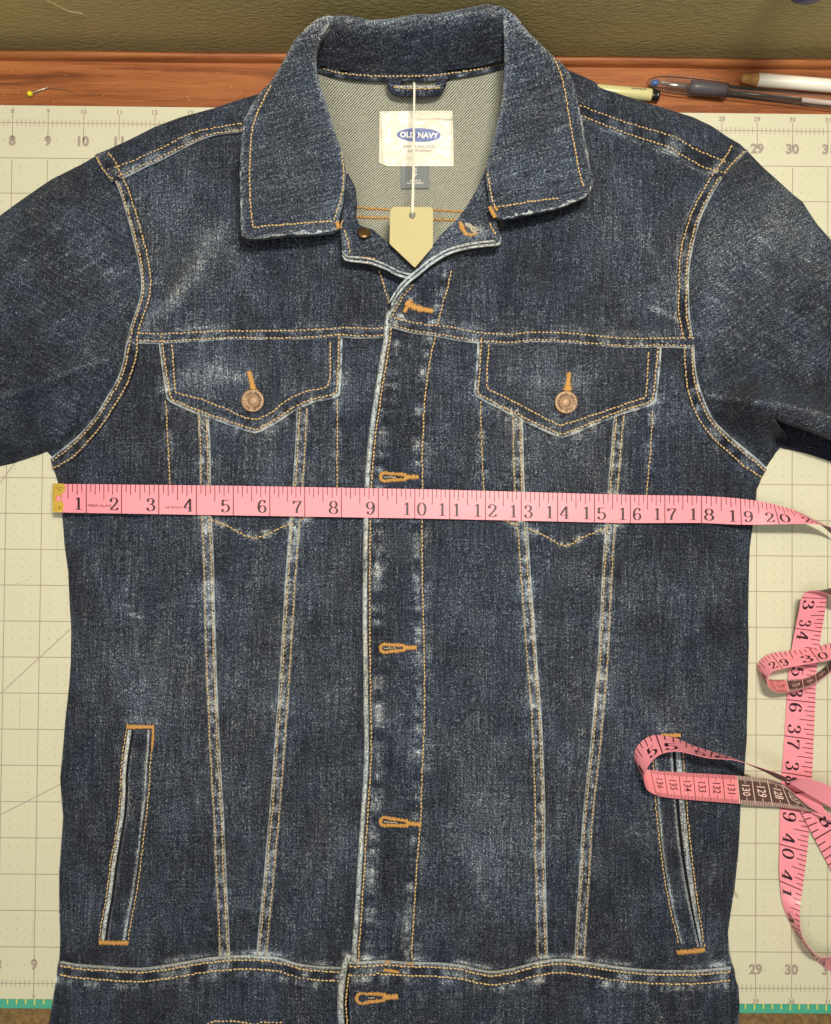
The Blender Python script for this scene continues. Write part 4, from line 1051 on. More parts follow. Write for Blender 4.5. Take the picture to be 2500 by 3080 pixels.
e3 = e2[8:] + np.array([-5, -11])
ribbon('band_edge', e3, e3 + np.array([-3, -8]), lambda u, v: zbr(u, v) - .0002, M_D, nbr, th=1.2, nc=6, roll=.4, wear=.70, seed=78, dip=(), under=5, per=9, wpuck=.2)
stitches(cr([(1030, 660), (1024, 690)], 5), zbl, .3, nbl); stitches(cr([(1037, 690), (1047, 725), (1053, 760)], 5), zbl, .3, nbl)
stitches(cr([(1086, 773), (1110, 777), (1130, 779)], 5), zbl, .4, nbl); stitches(cr([(1474, 668), (1482, 690), (1492, 706)], 5), zbr, .3, nbr)
stitches(cr([(1140, 812), (1152, 850), (1164, 890), (1172, 915)], 5), Ho(-.8), .35, JK, M_THR2)
mb = MB(); c = P1(1095, 703, .0262); R = .0046
mb.lathe([(R * .55, -.003), (R * .6, 0), (R * .95, .0003), (R, .0010), (R * .9, .0016), (R * .6, .0020), (.0001, .0021)], c, 28, (.10, .38, .92))
mb.build('snap_stud', M_BRASSD, nbl)
bh = tack(cr([(1384, 668), (1392, 690), (1404, 706)], 3), np.array([12, 16, 14]), zbr, .5, nbr, name='buttonhole', pitch=3)
tack(cr([(1404, 704), (1420, 706), (1434, 700)], 3), 10, zbr, .5, bh)
stitches([(1400, 672), (1430, 700)], zbr, .7, bh, M_GREYTHR, pitch=5, ln=11, r=2.6, slant=.9, name='frayed_thread'); stitches([(1410, 672), (1434, 694)], zbr, .6, bh, M_GREYTHR, pitch=5, ln=10, r=2.4, slant=-.9, name='frayed_thread')

# hanger loop, labels
zlp = lambda u, v: (24 + 1.5 * np.sin((u - 1160) / 190 * math.pi) - 3 * np.clip((v - 250) / 40, 0, 1)) * MM
lp = ribbon('hanger_loop', [(1162, 240), (1168, 270), (1182, 285), (1205, 290), (1255, 291), (1305, 290), (1326, 282), (1340, 262), (1347, 240)],
            [(1176, 240), (1180, 252), (1192, 256), (1212, 258), (1255, 259), (1300, 259), (1318, 256), (1330, 250), (1336, 240)], zlp, M_D, JK, th=1.4, nc=8, roll=.25, wear=.02, wB=.95, seed=81, dip=(.75,), under=3, per=16, wpuck=.2)
stitches(cr([(1182, 262), (1212, 265), (1255, 266), (1300, 265), (1326, 262)], 5), zlp, 1.4, lp, M_THR, pitch=10)
ribbon('loop_end', [(1166, 258), (1206, 256)], [(1170, 236), (1208, 236)], lambda u, v: np.full(len(u), .0245), M_DARK, lp, th=1.2, nc=6, wear=.1, wA=.4, seed=82, dip=(), under=2)
ribbon('loop_end', [(1312, 256), (1338, 254)], [(1314, 236), (1346, 236)], lambda u, v: np.full(len(u), .0245), M_DARK, lp, th=1.2, nc=6, wear=.1, wA=.4, seed=83, dip=(), under=2)


def zlab(u, v):
    crease = 1.3 * np.exp(-((v - (352 + .0011 * (u - 1300) ** 2)) / 5) ** 2) * np.clip((u - 1245) / 30, 0, 1) * np.clip((1366 - u) / 10, 0, 1)
    e = np.minimum.reduce([u - 1141, 1364 - u, v - 334, 499 - v])
    return zin(u, v) + (1.2 + .6 * np.clip(e / 14, 0, 1) + crease + .5 * noise(u, v, 28, 91) * np.clip(e / 12, 0, 1) + .25 * noise(u, v, 11, 92)) * MM
lb = panel('brand_label', [(1142, 335), (1250, 333), (1361, 333), (1364, 420), (1365, 500), (1300, 500), (1165, 500), (1140, 490), (1141, 400)], zlab, M_LABEL, JK, spacing=5, smooth_poly=False, edge_r=3, edge_drop=.3, skirt=1.6, wfun=nin)
stitches(resample(np.array([(1147, 340), (1357, 339), (1359, 494), (1150, 489), (1147, 340)]), 5), zlab, .12, lb, M_LGREY, pitch=7.2, ln=3.0, r=1.2)


def flat_px(mb, s, c, h, zf, off, bold=0., sx=1., res=2, ang=0.):
    v, f = text2d(s, bold, res); ca, sa = math.cos(ang), math.sin(ang)
    x = v[:, 0] * h * sx; y = v[:, 1] * h
    u = c[0] + x * ca + y * sa; w = c[1] + x * sa - y * ca
    mb.add(P(u, w, zf(u, w) + off * MM), f)


ang = np.linspace(0, 2 * math.pi, 48, endpoint=False)
mb = MB()
rr = np.array([0.02, .25, .5, .75, 1.0]); U = []; V = []
for r_ in rr:
    U += list(1260 + 66 * r_ * np.sign(np.cos(ang)) * np.abs(np.cos(ang)) ** .9 ); V += list(405.5 + 20.5 * r_ * np.sin(ang) + .02 * 66 * r_ * np.cos(ang))
U = np.array(U); V = np.array(V)
mb.add(P(U, V, zlab(U, V) + .25 * MM), [(i * 48 + j, i * 48 + (j + 1) % 48, (i + 1) * 48 + (j + 1) % 48, (i + 1) * 48 + j) for i in range(4) for j in range(48)] + [tuple(range(48))])
lg = mb.build('logo_oval', M_LBLUE, lb)
mb = MB(); flat_px(mb, 'OLD NAVY', (1261, 406), 17.5, zlab, .38, .03, 1.0, ang=.03); mb.build('logo_letters', M_WHITE, lg, smooth=False)
mb = MB(); flat_px(mb, 'SAN FRANCISCO', (1261, 440), 8.2, zlab, .3, .015, 1.12); flat_px(mb, 'CALIFORNIA', (1262, 452.5), 8.2, zlab, .3, .015, 1.12); mb.build('place_letters', M_LGREY, lb, smooth=False)
zsz = lambda u, v: zin(u, v) + (1.0 + .8 * np.clip((v - 500) / 60, 0, 1)) * MM
sz = panel('size_label', [(1206, 496), (1291, 496), (1291, 566), (1206, 567)], zsz, M_SIZE, JK, spacing=8, smooth_poly=False, edge_r=3, edge_drop=.3, skirt=1.2, wfun=nin)
mb = MB(); flat_px(mb, 'S', (1251, 511), 11, zsz, .2, .0); flat_px(mb, 'P', (1251, 526), 11, zsz, .2, .0); flat_px(mb, 'MADE IN', (1250, 543), 5.2, zsz, .2, .01, 1.1); flat_px(mb, 'BANGLADESH', (1249, 550.5), 5.2, zsz, .2, .01, 1.1)
mb.build('size_letters', M_WHITE, sz, smooth=False)

# ------------------------------------------------------------------ hang tag on its string
HT = thing('hang_tag', 'blank manila hang tag with pointed end, hanging from a white string at the neck', 'tag', P1(1245, 700, .0225))
ztag = lambda u, v: np.full(len(u), .0300) + .0012 * (v - 720) / 100
tp = [(1183, 622), (1298, 623), (1303, 632), (1302, 742), (1248, 805), (1172, 733), (1174, 632)]
b = resample(np.array(tp + tp[:1]), 6)[:-1]; hc = np.array([1240.5, 647.5]); ha = np.linspace(0, 2 * math.pi, 20, endpoint=False)
hp = hc + 11 * np.stack([np.cos(ha), np.sin(ha)], 1)
allp = np.vstack([b, hp]); nb = len(b)
r = delaunay_2d_cdt([Vector(p) for p in allp], [], [list(range(nb)), list(range(nb, nb + 20))], 1, 1e-4)
vv = np.array([(p.x, p.y) for p in r[0]]); tri = [f for f in r[2]]
cen = np.array([vv[list(f)].mean(0) for f in tri]); tri = [f for f, c in zip(tri, cen) if np.hypot(*(c - hc)) > 10.4]
top = P(vv[:, 0], vv[:, 1], ztag(vv[:, 0], vv[:, 1])); bot = top - [0, 0, .0006]; k = len(vv)
om = {}
for i, o in enumerate(r[3]):
    for q in o: om[q] = i
loop = [om[i] for i in range(nb)]; loop2 = [om[i] for i in range(nb, nb + 20)]
F = [tuple(f) for f in tri] + [tuple(x + k for x in f[::-1]) for f in tri]
for lo in (loop, loop2): F += [(lo[i], lo[(i + 1) % len(lo)], lo[(i + 1) % len(lo)] + k, lo[i] + k) for i in range(len(lo))]
obj('card', np.vstack([top, bot]), F, M_CARD, HT, smooth=False)
mb = MB()
st1 = cr([(1245, 247, .0285), (1245, 300, .0265), (1244, 380, .0255), (1243, 470, .0265), (1241, 560, .0295), (1239, 630, .0310), (1240, 646, .0292)], 12)
st2 = cr([(1248, 250, .0285), (1247, 320, .0258), (1246, 385, .0255), (1247, 450, .0265), (1245, 540, .0295), (1243, 630, .0310), (1241, 646, .0292)], 12)
for s_ in (st1, st2): mb.tube(P(s_[:, 0], s_[:, 1], s_[:, 2]), .00048, 8)
mb.lathe([(.0001, -.0007), (.0007, -.0004), (.0008, .0002), (.0001, .0008)], P1(1244, 382, .0256), 10)
mb.build('string', M_STR, HT)

# ------------------------------------------------------------------ tape measure
TM = thing('tape_measure', 'long pink vinyl tape measure stretched across the jacket chest and curling beside it', 'tape measure', P1(1250, 1500, .012))


def serif(ch):
    S = {'0': [[(.3 + .25 * math.sin(a), .5 + .49 * math.cos(a)) for a in np.linspace(0, 2 * math.pi, 25)]],
         '1': [[(.31, .02), (.31, .98)], [(.31, .97), (.22, .88), (.12, .84)], [(.10, .03), (.52, .03)]],
         '2': [[(.10, .70), (.09, .82), (.2, .97), (.34, .98), (.5, .86), (.5, .68), (.38, .46), (.2, .24), (.07, .05)], [(.06, .06), (.2, .09), (.38, .03), (.5, .07), (.55, .22)]],
         '3': [[(.09, .80), (.16, .94), (.3, .985), (.45, .88), (.46, .68), (.36, .56), (.24, .53)], [(.24, .53), (.42, .48), (.52, .3), (.46, .1), (.3, .015), (.14, .06), (.07, .2)]],
         '4': [[(.41, .02), (.41, .98)], [(.41, .98), (.2, .62), (.03, .28)], [(.03, .28), (.58, .28)], [(.26, .025), (.56, .025)]],
         '5': [[(.14, .95), (.3, .91), (.5, .96)], [(.14, .95), (.12, .7), (.11, .5)], [(.11, .5), (.24, .6), (.42, .56), (.53, .36), (.47, .12), (.3, .015), (.14, .05), (.07, .18)]],
         '6': [[(.49, .84), (.42, .96), (.28, .97), (.13, .78), (.07, .45), (.13, .13), (.3, .015), (.47, .12), (.52, .32), (.44, .5), (.3, .55), (.16, .47), (.1, .33)]],
         '7': [[(.06, .74), (.08, .95), (.22, .90), (.4, .96), (.55, .95)], [(.55, .95), (.4, .62), (.29, .34), (.26, .02)]],
         '8': [[(.3 + .2 * math.sin(a), .74 + .245 * math.cos(a)) for a in np.linspace(0, 2 * math.pi, 21)], [(.3 + .24 * math.sin(a), .26 + .245 * math.cos(a)) for a in np.linspace(0, 2 * math.pi, 21)]]}
    if ch == '9': return [[(.6 - x, 1 - y) for x, y in s] for s in S['6']]
    return S[ch]


_sc = {}


def serif2d(ch, thin=.048, thick=.155):
    """stroke digits with thick verticals and thin horizontals: quads in a 0.6 x 1 box"""
    if ch in _sc: return _sc[ch]
    V = []; F = []
    for s in serif(ch):
        p = cr([(x * 100, y * 100) for x, y in s], 4) / 100 if len(s) > 2 else np.array(s)
        t = np.gradient(p, axis=0); t /= np.linalg.norm(t, axis=1)[:, None] + 1e-9
        w = (thin + (thick - thin) * np.abs(t[:, 1]) ** 1.6) / 2
        nn = np.stack([-t[:, 1], t[:, 0]], 1) * w[:, None]
        n0 = len(V); V += (p + nn).tolist() + (p - nn).tolist(); m = len(p)
        F += [(n0 + i, n0 + i + 1, n0 + m + i + 1, n0 + m + i) for i in range(m - 1)]
    for ch_, c in {'2': [(.13, .74)], '3': [(.13, .78), (.12, .2)], '5': [(.12, .18)], '6': [(.46, .82)], '9': [(.14, .18)]}.items():
        if ch_ != ch: continue
        for x, y in c:
            n0 = len(V); V += [(x + .075 * math.cos(a), y + .075 * math.sin(a)) for a in np.linspace(0, 2 * math.pi, 10, endpoint=False)]; F.append(tuple(range(n0, n0 + 10)))
    _sc[ch] = (np.array(V), F)
    return _sc[ch]


class Tape:
    """ribbon through rows (q, uA, vA, zA, uB, vB, zB); q in inches along the tape, edge A carries the inch ticks; z in mm"""
    def __init__(s, rows, res=24):
        r = np.array(rows, float); s.q = r[:, 0]
        A = P(r[:, 1], r[:, 2], r[:, 3] * MM); B = P(r[:, 4], r[:, 5], r[:, 6] * MM)
        s.K = np.hstack([A, B])
        s.T = np.gradient(s.K, s.q, axis=0) if len(r) > 2 else np.repeat((s.K[1:] - s.K[:1]) / (s.q[1] - s.q[0]), 2, 0)
        s.q0, s.q1 = s.q[0], s.q[-1]
    def edges(s, q):
        q = np.asarray(q, float); i = np.clip(np.searchsorted(s.q, q, side='right') - 1, 0, len(s.q) - 2)
        h = (s.q[i + 1] - s.q[i]); t = ((q - s.q[i]) / h)[:, None]; h = h[:, None]
        k = (2 * t**3 - 3 * t**2 + 1) * s.K[i] + (t**3 - 2 * t**2 + t) * h * s.T[i] + (-2 * t**3 + 3 * t**2) * s.K[i + 1] + (t**3 - t**2) * h * s.T[i + 1]
        return k[:, :3], k[:, 3:]
    def pt(s, q, t, off=0.0):
        q = np.asarray(q, float); t = np.asarray(t, float)
        a, b = s.edges(q); e = 1e-3 * np.sign(s.q1 - s.q0)
        qa = np.clip(q + e, min(s.q0, s.q1), max(s.q0, s.q1)); a2, b2 = s.edges(qa); qb = np.clip(q - e, min(s.q0, s.q1), max(s.q0, s.q1)); a1, b1 = s.edges(qb)
        p = a + (b - a) * t[:, None]
        tq = (a2 + (b2 - a2) * t[:, None]) - (a1 + (b1 - a1) * t[:, None])
        nn = np.cross(b - a, tq); nn /= np.linalg.norm(nn, axis=1)[:, None] + 1e-12
        return p + nn * off
    def build(s, parent, backcol=None, name='tape_strip', flip=1):
        nq = max(8, int(abs(s.q1 - s.q0) * 14)); qs = np.linspace(s.q0, s.q1, nq); ts = np.linspace(0, 1, 5); m = 5
        Q, T = [x.ravel() for x in np.meshgrid(qs, ts, indexing='ij')]
        V1 = s.pt(Q, T, .00016 * flip); V2 = s.pt(Q, T, -.00016 * flip); N = len(Q)
        f1 = [(i * m + j, i * m + j + 1, (i + 1) * m + j + 1, (i + 1) * m + j) for i in range(nq - 1) for j in range(m - 1)]
        f2 = [tuple(x + N for x in q[::-1]) for q in f1]   # edges get vertices of their own so the faces shade flat across
        if flip < 0: f1 = [q[::-1] for q in f1]; f2 = [q[::-1] for q in f2]
        ed = []
        for i in range(nq - 1):
            for j in (0, m - 1): ed.append((2 * N + i * m + j, 2 * N + (i + 1) * m + j, 3 * N + (i + 1) * m + j, 3 * N + i * m + j))
        o = obj(name, np.vstack([V1, V2, V1, V2]), f1 + f2 + ed, [M_PINK, M_PINKB, M_BROWNB], parent)
        mi = np.zeros(len(o.data.polygons), np.int32)
        for k, q in enumerate(f2):
            qq = Q[q[0] - N]; mi[len(f1) + k] = 2 if (backcol and backcol(qq)) else 1
        o.data.polygons.foreach_set('material_index', mi)
        return o
    def line(s, mb, q, t0, t1, w, off, wt=None):
        """tick across the tape"""
        n = 5; t = np.linspace(t0, t1, n)
        lo, hi = min(s.q0, s.q1), max(s.q0, s.q1)
        if q - w < lo or q + w > hi: return
        a = s.pt(np.full(n, q - w), t, off); b = s.pt(np.full(n, q + w), t, off)
        mb.add(np.vstack([a, b]), [(i, i + 1, n + i + 1, n + i) for i in range(n - 1)])
    def glyph(s, mb, v, f, q0, t0, sq, st, off):
        q = q0 + v[:, 0] * sq; t = t0 - v[:, 1] * st
        lo, hi = min(s.q0, s.q1), max(s.q0, s.q1)
        if q.min() < lo or q.max() > hi: return
        mb.add(s.pt(q, t, off), f)
    def inches(s, parent, off=.00026, qmin=-1e9, qmax=1e9):
        mb = MB(); mk = MB(); md = MB()
        lo, hi = max(qmin, min(s.q0, s.q1)), min(qmax, max(s.q0, s.q1))
        for k in range(int(math.ceil(lo * 8)), int(hi * 8) + 1):
            q = k / 8
            if k == 0: continue
            if k % 8 == 0: s.line(mb, q, 0, 1, .013, off)
            else: s.line(mb, q, 0, .52 if k % 4 == 0 else (.37 if k % 2 == 0 else .27), .011, off)
        for n in range(int(lo), int(hi) + 2):
            if n < 1: continue
            h = .40; wd = .40 * .8
            st = str(n)
            for i, ch in enumerate(st):
                v, f = serif2d(ch)
                if len(st) == 1: q0 = n - .34
                else: q0 = n - .34 if i == 0 else n + .07
                if q0 < lo or q0 + .3 > hi: continue
                s.glyph(md, v, f, q0, .90, .42, .44, off)
            if md.n: md.build('numeral', M_INK, parent, smooth=False); md = MB()
        if mb.n: mb.build('inch_marks', M_INKM, parent, smooth=False)
    def words(s, parent, txt, q, t, h, off=.00026, sx=1.):
        mb = MB(); v, f = text2d(txt, .01, 2); s.glyph(mb, v, f, q, t, h * .8 * sx, h, off); mb.build('small_print', M_INKM, parent, smooth=False)


# main run across the chest
px_in = {0: 151, 1: 260, 2: 366, 3: 478, 4: 591, 5: 702, 6: 812, 7: 917, 8: 1027, 9: 1138, 10: 1248, 11: 1353, 12: 1460, 13: 1568, 14: 1677, 15: 1788, 16: 1896, 17: 2000, 18: 2110, 19: 2227}
def ztop(u, v): return float(H(np.array([float(u)]), np.array([float(v)]))[0]) / MM
rows = []
for k, u in px_in.items():
    va = np.interp(u, [151, 700, 1300, 1872, 2110, 2227], [1455, 1461, 1472, 1488, 1492, 1500]); vb = np.interp(u, [151, 700, 1300, 1872, 2110, 2227], [1541, 1550, 1560, 1573, 1573, 1578])
    base = 15.6 if u > 320 else np.interp(u, [150, 320], [11, 15.6]); lift = 0 if u < 2100 else (u - 2100) / 120 * 1.0
    rows.append((k, u, va, base + lift, u + (3 if k == 19 else 0), vb, base + lift + .4))
rows += [(20, 2328, 1517, 17, 2344, 1577, 20), (21, 2420, 1548, 14, 2461, 1577, 21), (22, 2490, 1595, 8, 2520, 1598, 18), (23, 2540, 1650, 4, 2590, 1660, 10)]
rows[0] = (0.12, 163, 1455.5, 11, 163, 1541, 11.4)
tp_ = Tape(rows); o = tp_.build(TM, lambda q: True); tp_.inches(o)
tp_.words(o, 'FIBER-GLASS', 1.38, .74, .085, sx=1.3); tp_.words(o, '60 INCH', 3.39, .76, .085, sx=1.2)
# brass end clip
mb = MB()
zc0 = 11.8
cp = [(158, 1454), (190, 1454), (196, 1462), (196, 1476), (190, 1482), (184, 1488), (184, 1508), (190, 1514), (196, 1520), (196, 1533), (190, 1540), (158, 1541)]
b = resample(np.array(cp + cp[:1], float), 5)[:-1]; hp = np.array([175, 1499]) + np.stack([7 * np.cos(ha), 10 * np.sin(ha)], 1); allp = np.vstack([b, hp]); nb = len(b)
r = delaunay_2d_cdt([Vector(p) for p in allp], [], [list(range(nb)), list(range(nb, nb + 20))], 1, 1e-4)
vv = np.array([(p.x, p.y) for p in r[0]]); tri = [f for f in r[2]]; cen = np.array([vv[list(f)].mean(0) for f in tri])
tri = [f for f, c in zip(tri, cen) if ((c[0] - 175) / 7) ** 2 + ((c[1] - 1499) / 10) ** 2 > .95]
top = P(vv[:, 0], vv[:, 1], .0124); bot = P(vv[:, 0], vv[:, 1], .0124); bot[:, 2] -= .0011; k = len(vv)
om = {}
for i, o_ in enumerate(r[3]):
    for q in o_: om[q] = i
F = [tuple(f) for f in tri] + [tuple(x + k for x in f[::-1]) for f in tri]
for lo in ([om[i] for i in range(nb)], [om[i] for i in range(nb, nb + 20)]): F += [(lo[i], lo[(i + 1) % len(lo)], lo[(i + 1) % len(lo)] + k, lo[i] + k) for i in range(len(lo))]
clip = obj('end_clip', np.vstack([top, bot]), F, M_GOLD, TM, smooth=False)
for v_ in (1471, 1528):
    mb = MB(); mb.lathe([(.0011, 0), (.0010, .0004), (.0005, .0006), (.0001, .0006)], P1(181, v_, .0124), 14); mb.build('rivet', M_GOLD, clip)

Z7 = lambda x, y: (1800 + x / 2.48, 1700 + y / 2.48)
Z8 = lambda x, y: (1700 + x / 2.17, 2400 + y / 2.17)
# long run going down beside the jacket (33 .. 42)
rows = []
def row(q, a, za, b, zb): rows.append((q, *a, za, *b, zb))
row(32.2, (2520, 1778), 24, (2530, 1800), 10)
row(32.6, Z7(1700, 180), 26, Z7(1745, 232), 14)
row(32.85, Z7(1600, 194), 25, Z7(1690, 215), 16)
rows.clear()
row(32.80, Z7(1705, 222), 18, Z7(1540, 205), 17)
row(33.0, Z7(1703, 250), 17, Z7(1518, 240), 15)
row(33.4, Z7(1690, 350), 13, Z7(1495, 350), 11)
row(34, Z7(1665, 497), 7, Z7(1470, 470), 6)
row(35, Z7(1630, 760), 2.5, Z7(1425, 735), 2.2)
row(36, Z7(1618, 1025), 1.0, Z7(1405, 1002), 1.0)
row(37, Z7(1606, 1300), .7, Z7(1388, 1272), .7)
row(38, Z7(1594, 1580), .7, Z7(1370, 1545), .7)
row(39, Z7(1582, 1850), .7, Z7(1354, 1810), .7)
row(40, Z8(1580, 350), 1.0, Z8(1400, 302), 1.2)
row(41, Z8(1548, 605), 3.5, Z8(1402, 542), 2.0)
row(41.5, Z8(1532, 740), 9, Z8(1420, 690), 1.2)
row(42, Z8(1540, 870), 15, Z8(1478, 835), .8)
row(42.5, Z8(1585, 965), 17, Z8(1560, 955), .6)
row(43, Z8(1660, 1038), 15, Z8(1640, 1058), .6)
row(43.5, Z8(1745, 1035), 12, Z8(1725, 1125), .6)
row(44, Z8(1850, 1020), 9, Z8(1835, 1160), .6)
ta = Tape(rows); o = ta.build(TM, lambda q: True, flip=1); ta.inches(o)
# the turned-over end of that run, its brown reverse showing
rows = []
row(32.80, Z7(1705, 222), 18, Z7(1540, 205), 17); row(32.55, Z7(1712, 196), 17, Z7(1580, 192), 21); row(32.3, Z7(1735, 172), 17, Z7(1640, 195), 24); row(32.0, Z7(1790, 165), 16, Z7(1715, 216), 25); row(31.4, Z7(1930, 175), 12, Z7(1860, 300), 20)
tb = Tape(rows[::-1]); tb.build(TM, lambda q: True, flip=1)
# small standing loop (29, 30)
rows = []
row(31.4, Z7(1930, 545), 3, Z7(1930, 650), 17)
row(30.7, Z7(1790, 575), 3, Z7(1790, 690), 17)
row(30, Z7(1570, 618), 3, Z7(1650, 722), 17)
row(29.5, Z7(1425, 642), 3, Z7(1480, 752), 17)
row(29, Z7(1285, 662), 3, Z7(1375, 772), 17)
row(28.6, Z7(1215, 705), 2.5, Z7(1300, 796), 17)
row(28.3, Z7(1186, 758), 2, Z7(1262, 850), 17)
row(28.05, Z7(1200, 812), 2, Z7(1270, 905), 17)
row(27.75, Z7(1270, 850), 2, Z7(1325, 944), 16)
row(27.35, Z7(1395, 856), 2, Z7(1420, 944), 15)
row(26.8, Z7(1560, 838), 2, Z7(1570, 908), 14)
row(26.4, Z7(1655, 788), 2, Z7(1665, 852), 14)
row(26, Z7(1745, 705), 2, Z7(1760, 775), 14)
row(25.3, Z7(1900, 560), 2, Z7(1900, 640), 14)
tl = Tape(rows[::-1]); o = tl.build(TM, lambda q: q < 27.4, flip=1); tl.inches(o)


def metric(tp, parent, cms, t_dir, pale_until, off, hgt=.30, flipq=1, num=True):
    dark = MB(); pale = MB()
    lo, hi = min(tp.q0, tp.q1), max(tp.q0, tp.q1)
    for cm, q in cms:
        mb = pale if pale_until(q) else dark
        tp.line(mb, q, 0, 1, .010, off)
        dq = .394 * t_dir
        for k in range(1, 10):
            qq = q + dq * k / 10; mb2 = pale if pale_until(qq) else dark
            l = .26 if k == 5 else .15
            tp.line(mb2, qq, 0, l, .007, off); tp.line(mb2, qq, 1 - l, 1, .007, off)
        if num:
            v, f = text2d(str(cm), .01, 2)
            # rotated a quarter turn: reads across the tape
            vr = np.stack([-v[:, 1] * flipq, -v[:, 0]], 1)   # text up -> along the tape
            qq = q + dq * .52; t = .5 + v[:, 0] * hgt * .72
            qv = qq + vr[:, 0] * .21 * t_dir
            if qv.min() > lo and qv.max() < hi: (pale if pale_until(qq) else dark).add(tp.pt(qv, t, off), f)
    if dark.n: dark.build('centimetre_marks', M_INKM, parent, smooth=False)
    if pale.n: pale.build('centimetre_marks', M_PALEINK, parent, smooth=False)


metric(tl, o, [(71, 27.72), (70, 27.33), (69, 26.94), (68, 26.55), (67, 26.16)], -1, lambda q: q < 27.4, -.00026, num=True, flipq=-1)
# loop lying on the pocket (54 .. 56) and its reverse (136 .. 126)
hz = lambda x, y, o: ztop(*Z7(x, y)) + o
rows = []
zb_ = 12.5
row(59.0, (2620, 2440), 8, (2620, 2520), 8)
row(58.3, Z7(1760, 1665), 14, Z7(1760, 1822), 9)
row(57.9, Z7(1640, 1615), 17, Z7(1560, 1705), 12)
row(57.65, Z7(1530, 1590), 18, Z7(1425, 1622), 16)
row(57.3, Z7(1400, 1614), 19, Z7(1390, 1578), 26)
row(56.9, Z7(1240, 1540), 21, Z7(1245, 1522), 30)
row(56.6, Z7(1090, 1474), 22, Z7(1080, 1470), 34)
row(56.35, Z7(1000, 1437), 20, Z7(985, 1450), 35)
row(56.0, Z7(850, 1392), 18, Z7(835, 1440), 34)
row(55.6, Z7(690, 1340), 16, Z7(690, 1408), 33)
row(55.3, Z7(580, 1293), 15, Z7(590, 1388), 32)
row(55, Z7(430, 1268), 14, Z7(480, 1405), 31)
row(54.75, Z7(345, 1298), 14, Z7(415, 1445), 30)
row(54.5, Z7(285, 1362), 14, Z7(372, 1500), 29)
row(54.25, Z7(268, 1430), 14, Z7(347, 1565), 28)
row(54.0, Z7(285, 1480), 14, Z7(345, 1620), 26)
row(53.75, Z7(325, 1518), 14, Z7(370, 1680), 23)
row(53.5, Z7(385, 1527), 14, Z7(430, 1715), 20)
row(53.1, Z7(490, 1536), 13.5, Z7(520, 1735), 17)
row(52.63, Z7(620, 1546), 13, Z7(640, 1747), 15)
row(51.69, Z7(880, 1560), 12, Z7(900, 1768), 13)
row(51.15, Z7(1030, 1570), 10, Z7(1050, 1780), 11)
row(50.6, Z7(1180, 1584), 8, Z7(1215, 1793), 9)
row(50.2, Z7(1300, 1602), 8, Z7(1350, 1803), 8)
row(49.85, Z7(1385, 1640), 9, Z7(1470, 1815), 8)
row(49.5, Z7(1470, 1712), 10, Z7(1580, 1835), 9)
row(49.05, Z7(1580, 1805), 12, Z7(1680, 1862), 10)
row(48.6, Z7(1700, 1880), 13, Z7(1780, 1895), 12)
row(47.9, Z7(1900, 1960), 12, Z7(1930, 1960), 12)
tc_ = Tape(rows[::-1]); o = tc_.build(TM, lambda q: q < 51.15 or 56.6 < q < 57.6, flip=1); 
tc2 = Tape([r_ for r_ in rows[::-1]]); tc_.inches(o, qmax=56.95, qmin=53.9)
metric(tc_, o, [(136 - i, 53.494 - .3937 * i) for i in range(0, 12)], -1, lambda q: q < 51.14, -.00026, flipq=-1)
# short length tucked below (… 8)
rows = []
row(49.0, Z8(1480, -20), 3.5, Z8(1700, -60), 3.5)
row(48.6, Z8(1530, 72), 3.2, Z8(1680, 50), 3.2)
row(48.0, Z8(1630, 270), 2.6, Z8(1800, 170), 2.6)
row(47.4, Z8(1736, 470), 2.0, Z8(1905, 360), 2.0)
row(46.8, Z8(1830, 650), 2.0, Z8(2000, 560), 2.0)
ts_ = Tape(rows[::-1]); o = ts_.build(TM, lambda q: True, flip=1)
ts_.inches(o, qmax=48.5)

# ------------------------------------------------------------------ small things on the wood
def along(u0, v0, u1, v1, zc_):
    a = P1(u0, v0, zc_); b = P1(u1, v1, zc_); return a, b, (b - a) / np.linalg.norm(b - a), np.linalg.norm(b - a)


# pin
zp = Z_T + .0016
PN = thing('sewing_pin', 'straight pin with yellow ball head lying on the wood, bent at mid shaft', 'pin', P1(90, 282, Z_T))
c = P1(90, 282, zp + .0004); mb = MB()
mb.lathe([(.0020 * math.sin(a), -.0020 * math.cos(a)) for a in np.linspace(.05, math.pi - .05, 14)], c, 20, (.5, .3, .2)); mb.build('head', plain('yellow_glass', (.72, .62, .015), .25, spec=.6), PN)
sh = P(np.array([93, 120, 145]), np.array([281, 271, 263]), zp); mb = MB(); mb.tube(sh, .00042, 8); mb.build('shaft', plain('pin_steel', (.75, .73, .66), .25, .6), PN)
sh = cr([(145, 263, 0), (175, 267, 0), (205, 273, 0), (233, 281, 0)], 6); mb = MB(); mb.tube(P(sh[:, 0], sh[:, 1], Z_T + .0006), np.linspace(.00028, .0001, len(sh)), 6); mb.build('point', plain('pin_point_steel', (.45, .33, .2), .3, .8), PN)

